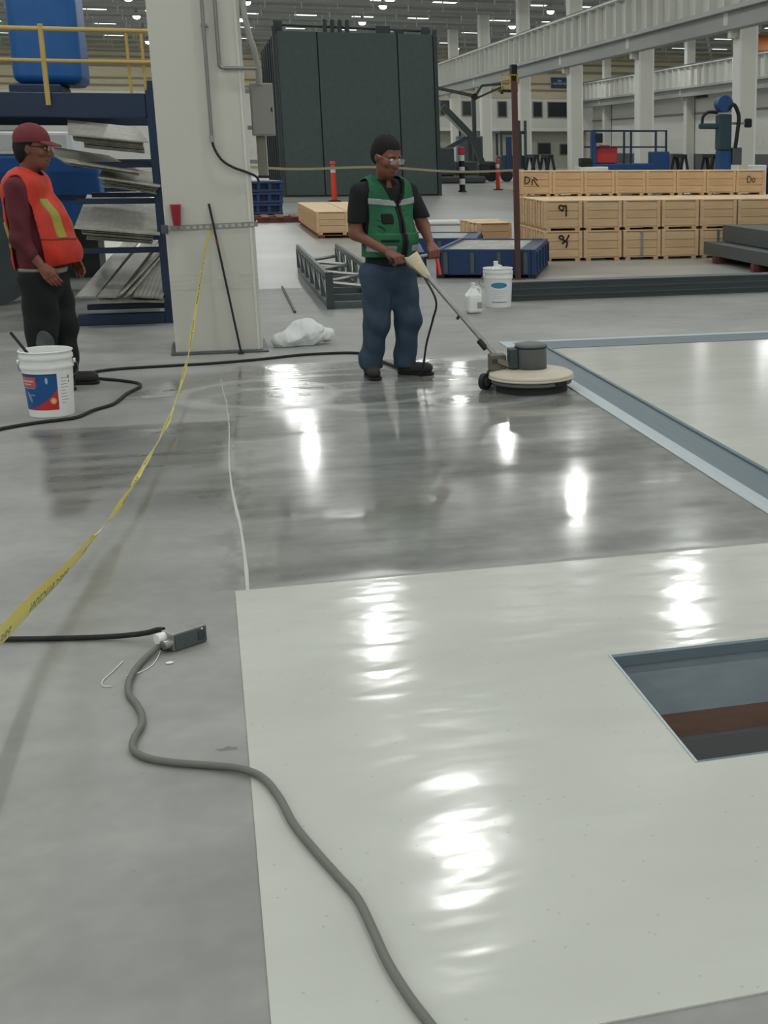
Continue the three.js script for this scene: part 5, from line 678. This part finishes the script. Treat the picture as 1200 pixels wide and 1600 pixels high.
{ // caution tape from the column, sagging, twisted, towards the viewer
  const c = document.createElement('canvas'); c.width = 2048; c.height = 128; const g = c.getContext('2d'); g.fillStyle = '#d6c43a'; g.fillRect(0, 0, 2048, 128); g.fillStyle = '#2a2718'; g.font = 'bold 74px sans-serif'; g.textBaseline = 'middle'; for (let k = 0; k < 3; k++) g.fillText('PRECAUCION', 40 + k * 690, 80);
  const tx = new THREE.CanvasTexture(c); tx.colorSpace = THREE.SRGBColorSpace; tx.wrapS = THREE.RepeatWrapping; tx.repeat.set(0.48, 1);
  const pts = [[-0.72, 0.36, -2.6], [-0.673, 0.260, -3.441], [-0.654, 0.200, -3.933], [-0.618, 0.160, -4.351], [-0.562, 0.130, -4.771], [-0.495, 0.110, -5.306], [-0.420, 0.100, -5.907], [-0.359, 0.095, -6.623], [-0.280, 0.090, -7.636], [-0.219, 0.120, -8.745], [-0.160, 0.240, -9.637], [-0.095, 0.470, -10.380], [-0.033, 0.720, -10.70], [0.019, 0.900, -10.83], [0.04, 0.96, -10.885]];
  const cv = new THREE.CatmullRomCurve3(pts.map((p) => V(...p))), N = 260, pos = [], uv = [], idx = []; let L = 0, prev = null;
  for (let i = 0; i <= N; i++) {
    const p = cv.getPointAt(i / N), T = cv.getTangentAt(i / N), s = i / N; if (prev) L += p.distanceTo(prev); prev = p;
    let side = V(0, 1, 0).addScaledVector(T, -T.y).normalize(), nrm = new THREE.Vector3().crossVectors(T, side);
    const far = sm(0.36, 0.47, s), a = 0.35 + far * 0.9 + (s > 0.3 ? 0.55 * Math.sin(L * 5.2) : 0.1 * Math.sin(L * 3)), w = 0.038 * mix(1, 0.16 + 0.14 * Math.abs(Math.sin(L * 4.1)), far) * (s > 0.3 && s < 0.42 ? mix(1, 0.45, sm(0.3, 0.36, s)) : 1);
    const d = side.clone().multiplyScalar(Math.cos(a)).addScaledVector(nrm, Math.sin(a)), cup = nrm.clone().multiplyScalar(Math.cos(a)).addScaledVector(side, -Math.sin(a)).multiplyScalar(0.006);
    for (let k = 0; k < 5; k++) { const e = k / 2 - 1; const q = p.clone().addScaledVector(d, e * w).addScaledVector(cup, 1 - e * e); pos.push(q.x, q.y, q.z); uv.push(-L / 1.1, (e + 1) / 2); }
    if (i) for (let k = 0; k < 4; k++) { const b = 5 * (i - 1) + k; idx.push(b, b + 5, b + 1, b + 1, b + 5, b + 6); }
  }
  const gm = new THREE.BufferGeometry(); gm.setAttribute('position', new THREE.Float32BufferAttribute(pos, 3)); gm.setAttribute('uv', new THREE.Float32BufferAttribute(uv, 2)); gm.setIndex(idx); gm.computeVertexNormals();
  single('caution_tape', gm, new THREE.MeshPhysicalMaterial({ map: tx, roughness: 0.9, transmission: 0.4, thickness: 0, side: THREE.DoubleSide }), 'yellow lettered caution tape sagging from the white column', 'tape');
}
// ---------------------------------------------------------------- buckets, jugs, bag
function bucket(name, label, pos, turn, canvas, arc) {
  const t = thing(name, label, 'bucket', pos, turn);
  part('wall', lathe([[0, 0.004], [0.125, 0.0], [0.128, 0.004], [0.145, 0.29], [0.152, 0.292], [0.152, 0.312], [0.146, 0.314], [0.147, 0.345], [0.153, 0.347], [0.153, 0.368], [0.147, 0.37], [0.148, 0.385], [0.153, 0.388], [0.152, 0.394], [0.143, 0.394], [0.14, 0.3], [0.122, 0.012], [0, 0.012]], 48), M.plasticWhite, t);
  const rings = part('rim', new THREE.TorusGeometry(0.15, 0.0055, 8, 48).rotateX(Math.PI / 2).translate(0, 0.392, 0), M.white, t); rings.userData.label = 'rolled rim';
  if (canvas) { const tx = new THREE.CanvasTexture(canvas); tx.colorSpace = THREE.SRGBColorSpace; part('label', new THREE.CylinderGeometry(0.1445, 0.1305, 0.235, 40, 1, true, -arc / 2, arc).translate(0, 0.155, 0), new THREE.MeshStandardMaterial({ map: tx, roughness: 0.45 }), t, 'printed label'); }
  for (const s of [-1, 1]) part('ear', cyl(0.014, 0.014, 0.012, 0, 0, 0, 14).rotateZ(Math.PI / 2).translate(s * 0.158, 0.325, 0), M.plasticWhite, t);
  part('bail', tube([[-0.165, 0.325, 0], [-0.163, 0.25, 0.1], [-0.09, 0.19, 0.17], [0.0, 0.17, 0.178], [0.09, 0.19, 0.17], [0.163, 0.25, 0.1], [0.165, 0.325, 0]].map(([x, y, z]) => [x, y, -z]), 0.0025, 40, 6), M.galv, t);
  return t;
}
{
  const c = document.createElement('canvas'); c.width = 640; c.height = 400; const g = c.getContext('2d'); g.fillStyle = '#e6e8e6'; g.fillRect(0, 0, 640, 400); g.fillStyle = '#15528f'; g.fillRect(0, 12, 440, 372); g.fillStyle = '#12365f'; g.fillRect(0, 12, 440, 16);
  g.fillStyle = '#bf2c35'; g.beginPath(); g.moveTo(0, 384); g.quadraticCurveTo(250, 380, 440, 170); g.lineTo(440, 384); g.closePath(); g.fill(); g.fillStyle = '#c9545a'; g.fillRect(16, 44, 200, 100); g.fillStyle = '#d8b9a4'; g.fillRect(26, 78, 160, 16); g.fillRect(40, 112, 120, 10); g.fillStyle = '#7f99b4'; g.fillRect(20, 150, 180, 12); g.fillStyle = '#9cc3de'; g.beginPath(); g.ellipse(330, 80, 14, 34, 0, 0, 7); g.fill(); g.fillStyle = '#6f8fae'; g.beginPath(); g.ellipse(110, 250, 20, 60, -0.4, 0, 7); g.fill(); g.fillRect(130, 220, 60, 16); g.fillStyle = '#e0a94a'; g.beginPath(); g.arc(385, 290, 34, 0, 7); g.fill(); g.fillStyle = '#d9c9a0'; g.beginPath(); g.arc(385, 290, 18, 0, 7); g.fill();
  g.fillStyle = '#8b8d8b'; for (let k = 0; k < 9; k++) g.fillRect(480, 60 + k * 32, 100 - (k * 37 % 50), 6); g.fillStyle = '#4a4c4e'; g.fillRect(570, 40, 18, 34); g.fillRect(576, 92, 16, 22);
  bucket('paint_bucket', 'white paint bucket with blue and red label, cable at its foot', [-0.975, 0, -8.58], -0.02, c, 2.5);
  single('stir_stick', rod(V(-1.16, 0.5, -8.62), V(-0.87, 0.06, -8.56), 0.009), M.blackRubber, 'thin dark stick standing in the paint bucket', 'stick').geometry.translate(0, 0.0, 0);
  const e = document.createElement('canvas'); e.width = 512; e.height = 320; const h = e.getContext('2d'); h.fillStyle = '#e3e7e8'; h.fillRect(0, 0, 512, 320); h.fillStyle = '#3f83a8'; h.beginPath(); h.ellipse(180, 60, 120, 40, 0, 0, 7); h.fill(); h.fillStyle = '#c3cbd0'; for (let k = 0; k < 5; k++) h.fillRect(60 + (k % 2) * 30, 130 + k * 26, 240 - k * 20, 8); h.fillStyle = '#8c949a'; h.fillRect(60, 284, 240, 16);
  bucket('paint_bucket', 'white bucket with small blue label holding a jug', [2.83, 0, -13.42], 0.25, e, 2.6);
}
{
  const jug = (label, pos, turn, dirty) => { const t = thing('plastic_jug', label, 'jug', pos, turn);
    part('body', [rbox(0.15, 0.18, 0.12, 0.03, 0, 0.092, 0, 3), new THREE.CylinderGeometry(0.025, 0.098, 0.085, 4, 3).rotateY(Math.PI / 4).scale(1, 1, 0.8).translate(0, 0.215, 0)], M.plasticWhite, t); part('neck', cyl(0.022, 0.024, 0.03, 0, 0.268, 0, 18), M.plasticWhite, t); part('cap', cyl(0.024, 0.024, 0.02, 0, 0.287, 0, 18), M.white, t); part('handle', tube([[0.015, 0.255, 0.0], [0.06, 0.24, 0], [0.082, 0.2, 0], [0.07, 0.15, 0]], 0.012, 20), M.plasticWhite, t); part('label', rbox(0.05, 0.06, 0.003, 0.001, 0.04, 0.08, 0.0605, 1), dirty ? M.white : M.conduitGrey, t); return t; };
  jug('white plastic jug standing on the floor beside the bucket', [2.48, 0, -12.95], 0.2); const j = jug('white plastic jug standing inside the open bucket', [2.825, 0.165, -13.42], 0.4, true); j.rotation.set(0, 0.4, 0.06);
}
{ // crumpled plastic bag
  const g = net((p) => { let d = uni(0.05, ell(p, [-0.1, 0.05, 0.03], [0.13, 0.075, 0.09]), ell(p, [0.05, 0.09, -0.02], [0.14, 0.12, 0.09]), cap(p, [0.06, 0.12, -0.02], [0.09, 0.21, -0.03], 0.04, 0.012), ell(p, [0.2, 0.07, -0.06], [0.09, 0.07, 0.06])); d += 0.045 * (fbm(p[0] * 11 + 20, p[1] * 13 + p[2] * 9 + 30, 3) - 0.5) + 0.02 * Math.abs(fbm(p[0] * 22 + 3, p[2] * 22 + p[1] * 17 + 8, 2) - 0.5); return Math.max(d, 0.001 - p[1]); }, [-0.3, -0.02, -0.2], [0.36, 0.28, 0.18], 0.009);
  single('plastic_bag', g, M.bagWhite, 'crumpled white plastic bag on the floor by the column', 'bag', [0.68, 0, -11.15]);
}

scene.traverse((o) => { if (o.isMesh) { o.castShadow = true; o.receiveShadow = true; } });
renderer.render(scene, camera);
